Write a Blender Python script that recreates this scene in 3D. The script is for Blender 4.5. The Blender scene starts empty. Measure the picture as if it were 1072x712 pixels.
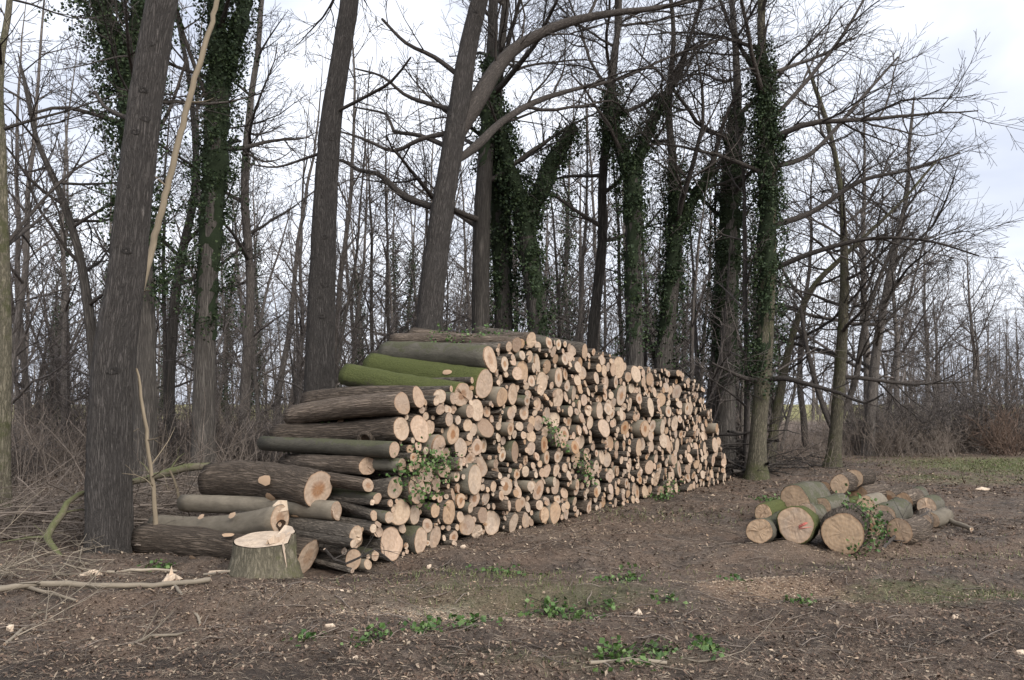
import bpy, math, random
import numpy as np
from mathutils import Vector, Matrix

R_ = math.radians
scene = bpy.context.scene
COL = scene.collection

# ------------------------------------------------------------------ camera
FPX, HZ, CAMH = 818.0, 422.0, 1.6            # focal length in photo pixels, horizon row, eye height
PITCH = math.atan((HZ - 356.0) / FPX)
cam = bpy.data.objects.new('camera', bpy.data.cameras.new('camera'))
COL.objects.link(cam)
cam.location = (0, 0, CAMH)
cam.rotation_euler = (math.pi / 2 + PITCH, 0, 0)
cam.data.sensor_width = 36.0
cam.data.lens = FPX / 1072.0 * 36.0
cam.data.clip_end = 3000
scene.camera = cam

# ------------------------------------------------------------------ world: overcast
SUN_EL, SUN_AZ = 36.0, 142.0                 # azimuth clockwise from +Y (the view direction)
world = bpy.data.worlds.new('World'); scene.world = world; world.use_nodes = True
wn, wl = world.node_tree.nodes, world.node_tree.links
for n in list(wn): wn.remove(n)
wo = wn.new('ShaderNodeOutputWorld'); wb = wn.new('ShaderNodeBackground')
sky = wn.new('ShaderNodeTexSky'); sky.sky_type = 'NISHITA'; sky.sun_disc = False
sky.sun_elevation = R_(SUN_EL); sky.sun_rotation = R_(SUN_AZ); sky.dust_density = 3.0
tc = wn.new('ShaderNodeTexCoord'); mp = wn.new('ShaderNodeMapping'); mp.inputs['Scale'].default_value = (1.0, 1.0, 2.2)
nz = wn.new('ShaderNodeTexNoise'); nz.inputs['Scale'].default_value = 2.1; nz.inputs['Detail'].default_value = 5
nz.inputs['Roughness'].default_value = 0.5; nz.inputs['Distortion'].default_value = 0.6
rp = wn.new('ShaderNodeValToRGB'); rp.color_ramp.elements[0].position = 0.34; rp.color_ramp.elements[1].position = 0.62
rp.color_ramp.elements[0].color = (3.3, 3.55, 4.2, 1); rp.color_ramp.elements[1].color = (5.6, 5.75, 6.15, 1)
mx = wn.new('ShaderNodeMix'); mx.data_type = 'RGBA'; mx.inputs[0].default_value = 0.92
wl.new(tc.outputs['Generated'], mp.inputs['Vector']); wl.new(mp.outputs['Vector'], nz.inputs['Vector'])
wl.new(nz.outputs['Fac'], rp.inputs['Fac']); wl.new(sky.outputs['Color'], mx.inputs[6]); wl.new(rp.outputs['Color'], mx.inputs[7])
wl.new(mx.outputs[2], wb.inputs['Color']); wb.inputs['Strength'].default_value = 0.1
wl.new(wb.outputs['Background'], wo.inputs['Surface'])

sun = bpy.data.objects.new('sun', bpy.data.lights.new('sun', 'SUN')); COL.objects.link(sun)
sun.data.energy = 1.5; sun.data.angle = R_(35); sun.data.color = (1.0, 0.96, 0.9)
az, el = R_(SUN_AZ), R_(SUN_EL)
sd = Vector((math.sin(az) * math.cos(el), math.cos(az) * math.cos(el), math.sin(el)))
sun.rotation_euler = sd.to_track_quat('Z', 'Y').to_euler(); sun.location = (6, -4, 12)

scene.view_settings.view_transform = 'Standard'; scene.view_settings.look = 'None'
scene.view_settings.exposure = 1.2; scene.view_settings.gamma = 1.0
scene.view_settings.use_curve_mapping = False
scene.render.engine = 'CYCLES'
scene.cycles.max_bounces = 5; scene.cycles.diffuse_bounces = 3; scene.cycles.glossy_bounces = 2
scene.cycles.use_denoising = True
scene.cycles.caustics_reflective = False; scene.cycles.caustics_refractive = False

# ------------------------------------------------------------------ pixel -> place helpers
def ray(x, y):
    vx, vy = (x - 536.0) / FPX, (356.0 - y) / FPX
    return np.array([vx, math.cos(PITCH) - vy * math.sin(PITCH), math.sin(PITCH) + vy * math.cos(PITCH)])
def P(x, y, d):                               # the point at depth d seen at a pixel
    r = ray(x, y); return np.array([0, 0, CAMH]) + r * (d / r[1])
def G(x, y):                                  # the flat-ground point seen at a pixel
    r = ray(x, y); return np.array([0, 0, CAMH]) + r * (CAMH / -r[2])

# ------------------------------------------------------------------ terrain height
_lat = np.random.RandomState(5).rand(256, 256)
def vnoise(x, y):
    x = np.asarray(x, float); y = np.asarray(y, float)
    xi, yi = np.floor(x).astype(int), np.floor(y).astype(int)
    fx, fy = x - xi, y - yi
    fx = fx * fx * (3 - 2 * fx); fy = fy * fy * (3 - 2 * fy)
    a = _lat[xi & 255, yi & 255]; b = _lat[(xi + 1) & 255, yi & 255]
    c = _lat[xi & 255, (yi + 1) & 255]; d = _lat[(xi + 1) & 255, (yi + 1) & 255]
    return (a * (1 - fx) + b * fx) * (1 - fy) + (c * (1 - fx) + d * fx) * fy - 0.5
def gz(x, y):
    x = np.asarray(x, float); y = np.asarray(y, float)
    h = 0.07 * vnoise(x * .55 + 9, y * .55) + 0.055 * vnoise(x * 1.7, y * 1.7 + 40) + 0.05 * vnoise(x * 4.1 + 7, y * 4.1) + 0.034 * vnoise(x * 8.3, y * 8.3 + 3)
    near = np.clip((24 - np.hypot(x, y)) / 8, 0.25, 1)
    # wheel ruts crossing the foreground and running off along the track to the right
    for off, dep in ((0.0, .11), (1.75, .10)):
        q = (y - 6.3 - off * .9) - 0.10 * (x) - 0.012 * x * x
        h = h - dep * np.exp(-(q / .30) ** 2) * (0.6 + vnoise(x * .9 + off * 7, y * .2)) + 0.05 * np.exp(-((q - .45) / .2) ** 2) * (1 + vnoise(x * 3, y * 3))
    return h * near
def gz1(x, y): return float(gz(np.array([x]), np.array([y]))[0])

# ------------------------------------------------------------------ mesh helpers
def make_mesh(name, V, quads=None, tris=None, bc=None, tint=None, mats=(), midx=None, smooth=True):
    me = bpy.data.meshes.new(name)
    V = np.asarray(V, np.float32).reshape(-1, 3)
    quads = np.zeros((0, 4), int) if quads is None else np.asarray(quads, int).reshape(-1, 4)
    tris = np.zeros((0, 3), int) if tris is None else np.asarray(tris, int).reshape(-1, 3)
    me.vertices.add(len(V)); me.vertices.foreach_set('co', V.ravel())
    nl = quads.size + tris.size
    me.loops.add(nl); me.loops.foreach_set('vertex_index', np.concatenate([quads.ravel(), tris.ravel()]).astype(np.int32))
    npoly = len(quads) + len(tris)
    me.polygons.add(npoly)
    st = np.concatenate([np.arange(len(quads)) * 4, quads.size + np.arange(len(tris)) * 3]).astype(np.int32)
    me.polygons.foreach_set('loop_start', st)
    me.polygons.foreach_set('use_smooth', np.full(npoly, smooth))
    for m in mats: me.materials.append(m)
    if midx is not None: me.polygons.foreach_set('material_index', np.asarray(midx, np.int32))
    me.update(calc_edges=True)
    if bc is not None:
        a = me.attributes.new('bc', 'FLOAT_VECTOR', 'POINT'); a.data.foreach_set('vector', np.asarray(bc, np.float32).ravel())
    if tint is not None:
        a = me.attributes.new('tint', 'FLOAT', 'POINT')
        a.data.foreach_set('value', np.broadcast_to(np.asarray(tint, np.float32), (len(V),)).copy())
    return me
def add(name, me, parent=None, loc=None, label=None, cat=None, group=None, kind=None):
    o = bpy.data.objects.new(name, me); COL.objects.link(o)
    if parent is not None: o.parent = parent
    if loc is not None: o.location = loc
    tag(o, label, cat, group, kind); return o
def tag(o, label=None, cat=None, group=None, kind=None):
    for k, v in (('label', label), ('category', cat), ('group', group), ('kind', kind)):
        if v: o[k] = v
    return o

def tubes(polys, k, lump=0.0, seed=0, closed_tip=False):
    """polys: list of (pts, radii). Returns V, quads, bc, tint."""
    rs = np.random.RandomState(seed)
    groups = {}
    for p, r in polys: groups.setdefault(len(p), []).append((p, r))
    Vs, Qs, Bs, Ts, base = [], [], [], [], 0
    th = np.arange(k) / k * 2 * np.pi
    for n, items in groups.items():
        Pt = np.array([i[0] for i in items], float); Rd = np.array([i[1] for i in items], float)
        m = len(items)
        T = np.gradient(Pt, axis=1); T /= np.linalg.norm(T, axis=2, keepdims=True) + 1e-9
        D = Pt[:, -1] - Pt[:, 0]; D /= np.linalg.norm(D, axis=1, keepdims=True) + 1e-9
        ref = np.where(np.abs(D[:, 2:3]) > .75, np.array([[1., .13, 0]]), np.array([[.1, .1, 1.]]))
        U = np.cross(T, ref[:, None, :]); U /= np.linalg.norm(U, axis=2, keepdims=True) + 1e-9
        W = np.cross(T, U)
        rr = Rd[:, :, None] * np.ones(k)
        if lump > 0:
            a2 = rs.uniform(-1, 1, (m, n, 1)); ph = rs.uniform(0, 6.28, (m, 1, 1))
            rr = rr * (1 + lump * (np.cos(2 * th + ph) * .7 + .5 * np.cos(3 * th + ph * 2) + .25 * a2 * np.cos(th + ph * 3)) + lump * .5 * rs.uniform(-1, 1, (m, n, k)))
        V = Pt[:, :, None, :] + rr[..., None] * (np.cos(th)[:, None] * U[:, :, None, :] + np.sin(th)[:, None] * W[:, :, None, :])
        seg = np.linalg.norm(np.diff(Pt, axis=1), axis=2)
        al = np.concatenate([np.zeros((m, 1)), np.cumsum(seg, axis=1)], axis=1) + rs.uniform(0, 50, (m, 1))
        B = np.stack([Rd[:, :, None] * np.cos(th), Rd[:, :, None] * np.sin(th), al[:, :, None] + 0 * th], axis=-1)
        idx = base + np.arange(m * n * k).reshape(m, n, k)
        a = idx[:, :-1, :]; b = np.roll(a, -1, axis=2); d = idx[:, 1:, :]; c = np.roll(d, -1, axis=2)
        Qs.append(np.stack([a, b, c, d], axis=-1).reshape(-1, 4))
        Vs.append(V.reshape(-1, 3)); Bs.append(B.reshape(-1, 3))
        Ts.append(np.repeat(rs.rand(m), n * k)); base += m * n * k
    return np.concatenate(Vs), np.concatenate(Qs), np.concatenate(Bs), np.concatenate(Ts)
def tube_mesh(name, parts, mat, lump=0.0, seed=0):
    """parts: list of (polys, sides)."""
    V, Q, B, T, o = [], [], [], [], 0
    for polys, k in parts:
        if not polys: continue
        v, q, b, t = tubes(polys, k, lump if k > 6 else 0, seed)
        V.append(v); Q.append(q + o); B.append(b); T.append(t); o += len(v)
    return make_mesh(name, np.concatenate(V), np.concatenate(Q), None, np.concatenate(B), np.concatenate(T), [mat])
def smooth_path(pts, step):
    """Catmull-Rom through rows of (x,y,z,r)."""
    pts = np.asarray(pts, float); out = []
    q = np.vstack([2 * pts[0] - pts[1], pts, 2 * pts[-1] - pts[-2]])
    for i in range(1, len(q) - 2):
        n = max(1, int(round(np.linalg.norm(q[i + 1, :3] - q[i, :3]) / step)))
        for t in np.arange(n) / n:
            out.append(.5 * ((2 * q[i]) + (-q[i - 1] + q[i + 1]) * t + (2 * q[i - 1] - 5 * q[i] + 4 * q[i + 1] - q[i + 2]) * t * t + (-q[i - 1] + 3 * q[i] - 3 * q[i + 1] + q[i + 2]) * t ** 3))
    out.append(pts[-1]); return np.array(out)

# ------------------------------------------------------------------ materials
class NT:
    def __init__(s, name):
        s.m = bpy.data.materials.new(name); s.m.use_nodes = True; s.n = s.m.node_tree.nodes; s.l = s.m.node_tree.links
        s.b = s.n['Principled BSDF']; s.b.inputs['Specular IOR Level'].default_value = .25
    def new(s, t, ins=None, **kw):
        n = s.n.new(t)
        for k, v in kw.items(): setattr(n, k, v)
        for k, v in (ins or {}).items():
            if isinstance(v, bpy.types.NodeSocket): s.l.new(v, n.inputs[k])
            else: n.inputs[k].default_value = v
        return n
    def attr(s, name, out='Vector'): return s.new('ShaderNodeAttribute', attribute_name=name).outputs[out]
    def pos(s): return s.new('ShaderNodeNewGeometry').outputs['Position']
    def scale(s, v, sc, loc=(0, 0, 0)): return s.new('ShaderNodeMapping', {'Vector': v, 'Scale': sc, 'Location': loc}).outputs[0]
    def noise(s, v, sc, det=4, rough=.55, dist=0, w=None):
        return s.new('ShaderNodeTexNoise', {'Vector': v, 'Scale': sc, 'Detail': det, 'Roughness': rough, 'Distortion': dist}).outputs['Fac']
    def ramp(s, f, stops, interp='LINEAR'):
        n = s.new('ShaderNodeValToRGB', {'Fac': f}); e = n.color_ramp.elements; n.color_ramp.interpolation = interp
        while len(e) < len(stops): e.new(.5)
        for el, (p, c) in zip(e, stops):
            el.position = p; el.color = (c, c, c, 1) if isinstance(c, (int, float)) else (*c, 1)
        return n.outputs['Color']
    def mix(s, f, a, b, mode='MIX'):
        n = s.new('ShaderNodeMix', data_type='RGBA', blend_type=mode)
        for i, v in ((0, f), (6, a), (7, b)):
            if isinstance(v, bpy.types.NodeSocket): s.l.new(v, n.inputs[i])
            elif i == 0: n.inputs[0].default_value = v
            else: n.inputs[i].default_value = (*v, 1)
        return n.outputs[2]
    def math(s, op, a, b=0.0, c=0.0, clamp=False):
        n = s.new('ShaderNodeMath', operation=op, use_clamp=clamp)
        for i, v in enumerate((a, b, c)):
            if isinstance(v, bpy.types.NodeSocket): s.l.new(v, n.inputs[i])
            else: n.inputs[i].default_value = v
        return n.outputs[0]
    def bump(s, h, st, dist):
        n = s.new('ShaderNodeBump', {'Height': h, 'Strength': st, 'Distance': dist}); s.l.new(n.outputs[0], s.b.inputs['Normal'])
    def out(s, col, rough=.85):
        if isinstance(col, bpy.types.NodeSocket): s.l.new(col, s.b.inputs['Base Color'])
        else: s.b.inputs['Base Color'].default_value = (*col, 1)
        if isinstance(rough, bpy.types.NodeSocket): s.l.new(rough, s.b.inputs['Roughness'])
        else: s.b.inputs['Roughness'].default_value = rough
        return s.m

def bark_mat(name, dark, light, moss=0.0, mosscol=(.055, .075, .018), fiss=26.0, stretch=.16, bump=1.0, bdist=.02, ridge=True):
    t = NT(name); bc = t.attr('bc')
    v = t.scale(bc, (1, 1, stretch))
    n1 = t.noise(v, fiss, 5, .6, .3); n2 = t.noise(v, fiss * 3.2, 3, .6); n3 = t.noise(bc, 2.3, 3, .6)
    f = t.math('MULTIPLY', t.math('ABSOLUTE', t.math('SUBTRACT', n1, .5)), 5.0, clamp=True) if ridge else n1
    h = t.math('ADD', t.math('MULTIPLY', f, .75), t.math('MULTIPLY', n2, .35))
    col = t.mix(t.ramp(h, [(.12, 0), (.75, 1)]), dark, light)
    col = t.mix(t.ramp(n3, [(.35, 0), (.7, .45)]), col, tuple(c * .55 for c in light))
    # bark colour differs from stem to stem
    tv = t.math('ADD', t.math('MULTIPLY', t.attr('tint', 'Fac'), .7), .65)
    col = t.mix(1.0, col, t.new('ShaderNodeCombineColor', {0: tv, 1: tv, 2: tv}).outputs[0], 'MULTIPLY')
    if moss > 0:
        nm = t.noise(t.pos(), 2.6, 4, .65)
        z = t.new('ShaderNodeSeparateXYZ', {0: t.new('ShaderNodeNewGeometry').outputs['Normal']}).outputs[2]
        mm = t.math('ADD', t.math('ADD', t.math('MULTIPLY', nm, 1.3), t.math('MULTIPLY', t.math('SUBTRACT', t.noise(t.pos(), 24, 4, .7), .35), .7)), t.math('MULTIPLY', z, .35))
        mf = t.ramp(mm, [(1.24 - moss * .95, 0), (1.44 - moss * .95, 1)])
        mcol = t.mix(t.noise(t.pos(), 45, 3), tuple(c * .45 for c in mosscol), tuple(c * 1.25 for c in mosscol))
        col = t.mix(t.math('MULTIPLY', mf, .85), col, mcol)
    if moss >= .3: h = t.math('ADD', h, t.math('MULTIPLY', t.noise(t.pos(), 55, 4, .7), .8))
    t.bump(h, bump, bdist)
    return t.out(col, .9)

M_trunk = bark_mat('bark_oak', (.034, .030, .027), (.195, .174, .159), .08, fiss=44, stretch=.10, bump=1.0, bdist=.06)
M_trunkd = bark_mat('bark_ivy_tree', (.032, .028, .025), (.175, .156, .137), .25, fiss=30, stretch=.07, bdist=.03)
M_trunkg = bark_mat('bark_algae', (.040, .036, .024), (.225, .200, .145), .5, (.105, .108, .050), fiss=30, stretch=.2)
M_far = bark_mat('bark_far_hazed', (.065, .056, .050), (.205, .180, .160), .08, fiss=22, stretch=.2)  # bark colour lightened to stand in for haze over distance
M_twig = bark_mat('bark_twig', (.044, .038, .034), (.135, .116, .102), .1, fiss=40, stretch=.3)
M_twigr = bark_mat('bark_twig_far_hazed', (.095, .081, .074), (.245, .213, .193), 0, fiss=30, stretch=.3)  # twigs paled too, the softness of distant air put into their colour
M_shoot = bark_mat('bark_shoot', (.085, .070, .060), (.25, .205, .17), 0, fiss=30, stretch=.3, ridge=False)
M_red = bark_mat('bark_red_shoot', (.095, .066, .050), (.215, .150, .115), 0, fiss=30, stretch=.3, ridge=False)
M_lrough = bark_mat('bark_log_rough', (.046, .035, .027), (.30, .235, .180), .05, fiss=32, stretch=.10, bump=1.0, bdist=.045)
M_lsmooth = bark_mat('bark_log_smooth', (.085, .072, .054), (.25, .215, .165), .24, (.13, .125, .06), fiss=14, stretch=.5, bump=.5, bdist=.012, ridge=False)
M_lmoss = bark_mat('bark_log_moss', (.045, .045, .020), (.130, .118, .070), .78, (.100, .116, .034), fiss=20, stretch=.4, bump=1.0, bdist=.02, ridge=False)
M_lgrey = bark_mat('bark_log_greygreen', (.055, .052, .040), (.160, .146, .115), .30, (.095, .096, .055), fiss=20, stretch=.4, bump=.7, bdist=.015, ridge=False)
M_lpile = bark_mat('bark_log_pile', (.032, .027, .022), (.185, .157, .127), .16, (.070, .075, .035), fiss=26, stretch=.25, bump=1.0, bdist=.02)
M_dead = bark_mat('bark_peeled', (.10, .08, .055), (.27, .22, .155), .1, (.16, .16, .07), fiss=18, stretch=.12, bump=.6, bdist=.01, ridge=False)
M_stick = bark_mat('bark_stick', (.13, .105, .08), (.33, .28, .215), .2, (.11, .11, .04), fiss=30, stretch=.2, bump=.5, bdist=.006, ridge=False)
M_mstick = bark_mat('bark_mossy_stick', (.07, .065, .04), (.21, .18, .13), .5, (.11, .12, .05), fiss=30, stretch=.3, bump=.6, bdist=.01, ridge=False)

def cutwood(name, stops, ring=1.0):
    t = NT(name); bc = t.attr('bc'); tint = t.attr('tint', 'Fac')
    sep = t.new('ShaderNodeSeparateXYZ', {0: bc}); x, y, rn = sep.outputs
    flat = t.new('ShaderNodeCombineXYZ', {0: x, 1: y, 2: t.math('MULTIPLY', tint, 31.7)}).outputs[0]
    warp = t.noise(flat, 9, 3)
    rad = t.math('SQRT', t.math('ADD', t.math('POWER', x, 2), t.math('POWER', y, 2)))
    rad = t.math('ADD', rad, t.math('MULTIPLY', warp, .03))
    rg = t.math('ADD', t.math('MULTIPLY', t.math('SINE', t.math('MULTIPLY', rad, 520.0)), .5), .5)
    rg2 = t.math('ADD', t.math('MULTIPLY', t.math('SINE', t.math('MULTIPLY', rad, 145.0)), .5), .5)
    col = t.ramp(tint, stops)
    col = t.mix(t.math('MULTIPLY', rg, .16 * ring), col, t.mix(1, col, (.62, .50, .40), 'MULTIPLY'))
    col = t.mix(t.math('MULTIPLY', rg2, .20 * ring), col, t.mix(1, col, (.70, .55, .42), 'MULTIPLY'))
    # heartwood, darker and redder on some stems
    hw = t.math('MULTIPLY', t.ramp(t.math('ADD', rn, t.math('MULTIPLY', warp, .35)), [(.52, 1), (.72, 0)]), t.ramp(t.math('FRACT', t.math('MULTIPLY', tint, 7.31)), [(.55, 0), (.95, 1)]))
    col = t.mix(hw, col, t.mix(1, col, (.62, .42, .27), 'MULTIPLY'))
    wx = t.math('MULTIPLY', t.ramp(t.noise(flat, 6, 4, .65), [(.35, 0), (.6, 1)]), t.ramp(t.math('FRACT', t.math('MULTIPLY', tint, 13.7)), [(.35, 0), (1, .75)]))
    col = t.mix(wx, col, (.36, .30, .25))
    # rim of inner bark, saw scratches, smudges of soil
    col = t.mix(t.ramp(rn, [(.93, 0), (.99, .65)]), col, (.30, .17, .09))
    sc = t.noise(t.scale(flat, (1, .06, 1)), 130, 3, .7); sm = t.noise(flat, 14, 4, .7)
    col = t.mix(t.ramp(sc, [(.42, 0), (.75, .4)]), col, (.28, .20, .14))
    col = t.mix(t.ramp(sm, [(.46, 0), (.74, .6)]), col, (.25, .18, .13))
    # radial checks
    an = t.math('ARCTAN2', y, x)
    ck = t.noise(t.new('ShaderNodeCombineXYZ', {0: t.math('MULTIPLY', an, 2.2), 1: t.math('MULTIPLY', rad, 3.0), 2: t.math('MULTIPLY', tint, 57.0)}).outputs[0], 3.2, 2, .5)
    cf = t.ramp(t.math('ABSOLUTE', t.math('SUBTRACT', ck, .5)), [(.0, .45), (.009, 0)])
    cf = t.math('MULTIPLY', cf, t.ramp(sm, [(.45, 0), (.6, 1)]))
    col = t.mix(cf, col, (.10, .06, .04))
    t.bump(t.math('ADD', sc, t.math('MULTIPLY', rg2, .25)), .5, .006)
    return t.out(col, .75)
M_cut = cutwood('cut_wood', [(0, (.52, .385, .285)), (.16, (.60, .475, .36)), (.3, (.47, .345, .25)), (.44, (.57, .43, .33)), (.56, (.50, .36, .245)), (.68, (.62, .51, .395)), (.8, (.45, .285, .16)), (.9, (.30, .22, .165)), (1, (.60, .49, .38))])
M_cutr = cutwood('cut_wood_tan', [(0, (.55, .40, .26)), (.5, (.59, .43, .29)), (1, (.51, .35, .22))])
M_fresh = cutwood('cut_wood_fresh', [(0, (.66, .53, .40)), (1, (.70, .58, .45))], .5)

def leafmat(name, stops, rough=.7, sp=.25):
    t = NT(name); col = t.ramp(t.attr('tint', 'Fac'), stops); t.b.inputs['Specular IOR Level'].default_value = sp
    col = t.mix(t.ramp(t.noise(t.pos(), 60, 2), [(.4, 0), (.7, .35)]), col, (.02, .015, .01))
    return t.out(col, rough)
M_ivy = leafmat('ivy_leaf', [(0, (.016, .030, .014)), (.6, (.034, .058, .024)), (1, (.060, .088, .034))], .6, .25)
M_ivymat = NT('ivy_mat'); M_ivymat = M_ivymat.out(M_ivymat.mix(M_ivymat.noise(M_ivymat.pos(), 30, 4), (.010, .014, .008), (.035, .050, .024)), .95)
M_gleaf = leafmat('green_leaf', [(0, (.035, .080, .018)), (.6, (.075, .145, .035)), (1, (.15, .22, .075))], .5, .35)
M_litter = leafmat('dead_leaf', [(0, (.050, .036, .029)), (.35, (.125, .083, .060)), (.6, (.185, .125, .090)), (.8, (.26, .19, .14)), (1, (.37, .30, .22))], .75)
M_chip = leafmat('wood_chip', [(0, (.30, .21, .14)), (.5, (.48, .36, .25)), (1, (.66, .53, .40))], .8)
M_grass = leafmat('grass_blade', [(0, (.085, .110, .036)), (.6, (.150, .180, .065)), (1, (.32, .29, .17))], .6)
M_straw = leafmat('straw', [(0, (.065, .048, .037)), (.5, (.23, .175, .13)), (1, (.52, .43, .32))], .8)
M_redp = NT('red_paint').out((.64, .20, .16), .85)
M_yelp = NT('yellow_paint').out((.55, .62, .04), .6)
t = NT('hollow_shade'); M_hole = t.out(t.mix(t.noise(t.pos(), 40, 3), (.012, .008, .006), (.06, .035, .02)), .95)  # shade inside the shallow hollows, put in as near-black brown

def ground_mat():
    t = NT('forest_ground'); p = t.pos()
    n1 = t.noise(p, .55, 4, .6); n2 = t.noise(p, 3.2, 5, .65); n3 = t.noise(p, 17, 5, .7, .4); n4 = t.noise(p, 70, 4, .7); n5 = t.noise(p, 190, 3, .7)
    soil = t.mix(t.ramp(n3, [(.32, 0), (.68, 1)]), (.046, .035, .028), (.225, .178, .144))
    litter = t.mix(t.ramp(n4, [(.35, 0), (.66, 1)]), (.090, .062, .046), (.33, .24, .178))
    col = t.mix(t.ramp(t.math('ADD', t.math('MULTIPLY', n1, .6), t.math('MULTIPLY', n2, .5)), [(.47, 0), (.62, 1)]), soil, litter)
    col = t.mix(t.ramp(t.noise(p, .9, 5, .7), [(.50, 0), (.64, .7)]), col, (.042, .032, .027))
    col = t.mix(t.ramp(t.noise(t.scale(p, (1, 1, 1), (9, 4, 0)), 1.6, 5, .7), [(.52, 0), (.66, .5)]), col, (.215, .142, .100))
    col = t.mix(t.ramp(n5, [(.56, 0), (.70, .6)]), col, (.42, .35, .27))
    col = t.mix(t.ramp(n4, [(.30, .8), (.42, 0)]), col, (.022, .017, .014))
    sep = t.new('ShaderNodeSeparateXYZ', {0: p}); x, y = sep.outputs[0], sep.outputs[1]
    def blob(cx, cy, rx, ry, sharp=.5):
        q = t.math('ADD', t.math('POWER', t.math('DIVIDE', t.math('SUBTRACT', x, cx), rx), 2), t.math('POWER', t.math('DIVIDE', t.math('SUBTRACT', y, cy), ry), 2))
        q = t.math('ADD', q, t.math('MULTIPLY', t.math('SUBTRACT', n2, .5), 2.6)); q = t.math('ADD', q, t.math('MULTIPLY', t.math('SUBTRACT', n3, .5), 1.6))
        return t.ramp(q, [(.15, 1), (.15 + sharp, 0)])
    # spilled sawdust (orange by the short heap, pale near the stack)
    for px, py, rx, ry, c, a in ((805, 616, .75, .45, (.46, .31, .205), .7), (437, 636, .75, .22, (.56, .48, .38), .9), (900, 577, 1.3, .35, (.33, .24, .17), .45), (560, 560, 1.0, .4, (.30, .22, .16), .4), (330, 625, 1.0, .3, (.32, .25, .18), .35)):
        g = G(px, py); f = t.math('MULTIPLY', blob(g[0], g[1], rx, ry, .8), a)
        f = t.math('MULTIPLY', f, t.ramp(n4, [(.3, .35), (.6, 1)])); col = t.mix(f, col, c)
    # churned bare soil
    for px, py, rx, ry, a in ((140, 702, 2.6, .45, .8), (620, 676, 1.5, .22, .6), (1010, 668, 1.6, .35, .6), (1040, 545, 3.0, .5, .5), (400, 605, .9, .25, .5), (560, 592, 1.2, .2, .4)):
        g = G(px, py); col = t.mix(t.math('MULTIPLY', blob(g[0], g[1], rx, ry, .7), a), col, t.mix(n4, (.020, .016, .014), (.075, .060, .051)))
    # thin grass and moss growing on the soil
    gcol = t.mix(n4, (.085, .105, .034), (.24, .275, .105))
    for px, py, rx, ry, a in ((560, 622, 1.3, .6, .35), (1110, 489, 4.0, 4.2, 1.0), (1010, 503, 1.7, 1.3, .5), (1050, 620, 1.2, .4, .55), (960, 625, .8, .4, .3), (600, 690, .9, .3, .2)):
        g = G(px, py); f = t.math('MULTIPLY', blob(g[0], g[1], rx, ry, 1.0), a)
        col = t.mix(t.math('MULTIPLY', f, t.ramp(n3, [(.3, .35), (.55, 1)])), col, gcol)
    # open grassland beyond the wood
    far = t.ramp(t.math('DIVIDE', y, 200.0), [(.33, 0), (.42, 1)])
    col = t.mix(far, col, t.mix(n1, (.15, .15, .05), (.30, .26, .11)))
    h = t.math('ADD', t.math('MULTIPLY', n3, .5), t.math('ADD', t.math('MULTIPLY', n4, .35), t.math('MULTIPLY', n5, .15)))
    t.bump(h, 1.0, .09)
    return t.out(col, t.ramp(n2, [(.35, .62), (.6, .95)]))
M_ground = ground_mat()

# ------------------------------------------------------------------ ground: one sheet to the horizon
def axis(a, b, step, lim):                    # fine where one stands, coarse to the horizon
    g = np.cumsum(step * 1.19 ** np.arange(1, 46)); g = g[g < lim]
    return np.concatenate([(a - g)[::-1], np.arange(a, b, step), b + g])
gx, gy = axis(-9.5, 11.5, .07, 900), axis(4.4, 17, .055, 900)
X, Y = np.meshgrid(gx, gy, indexing='ij'); Z = gz(X, Y) * (np.hypot(X, Y) < 60)
idx = np.arange(X.size).reshape(X.shape)
add('ground', make_mesh('ground', np.stack([X, Y, Z], -1), np.stack([idx[:-1, :-1], idx[1:, :-1], idx[1:, 1:], idx[:-1, 1:]], -1), mats=[M_ground]), kind='structure')

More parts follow.
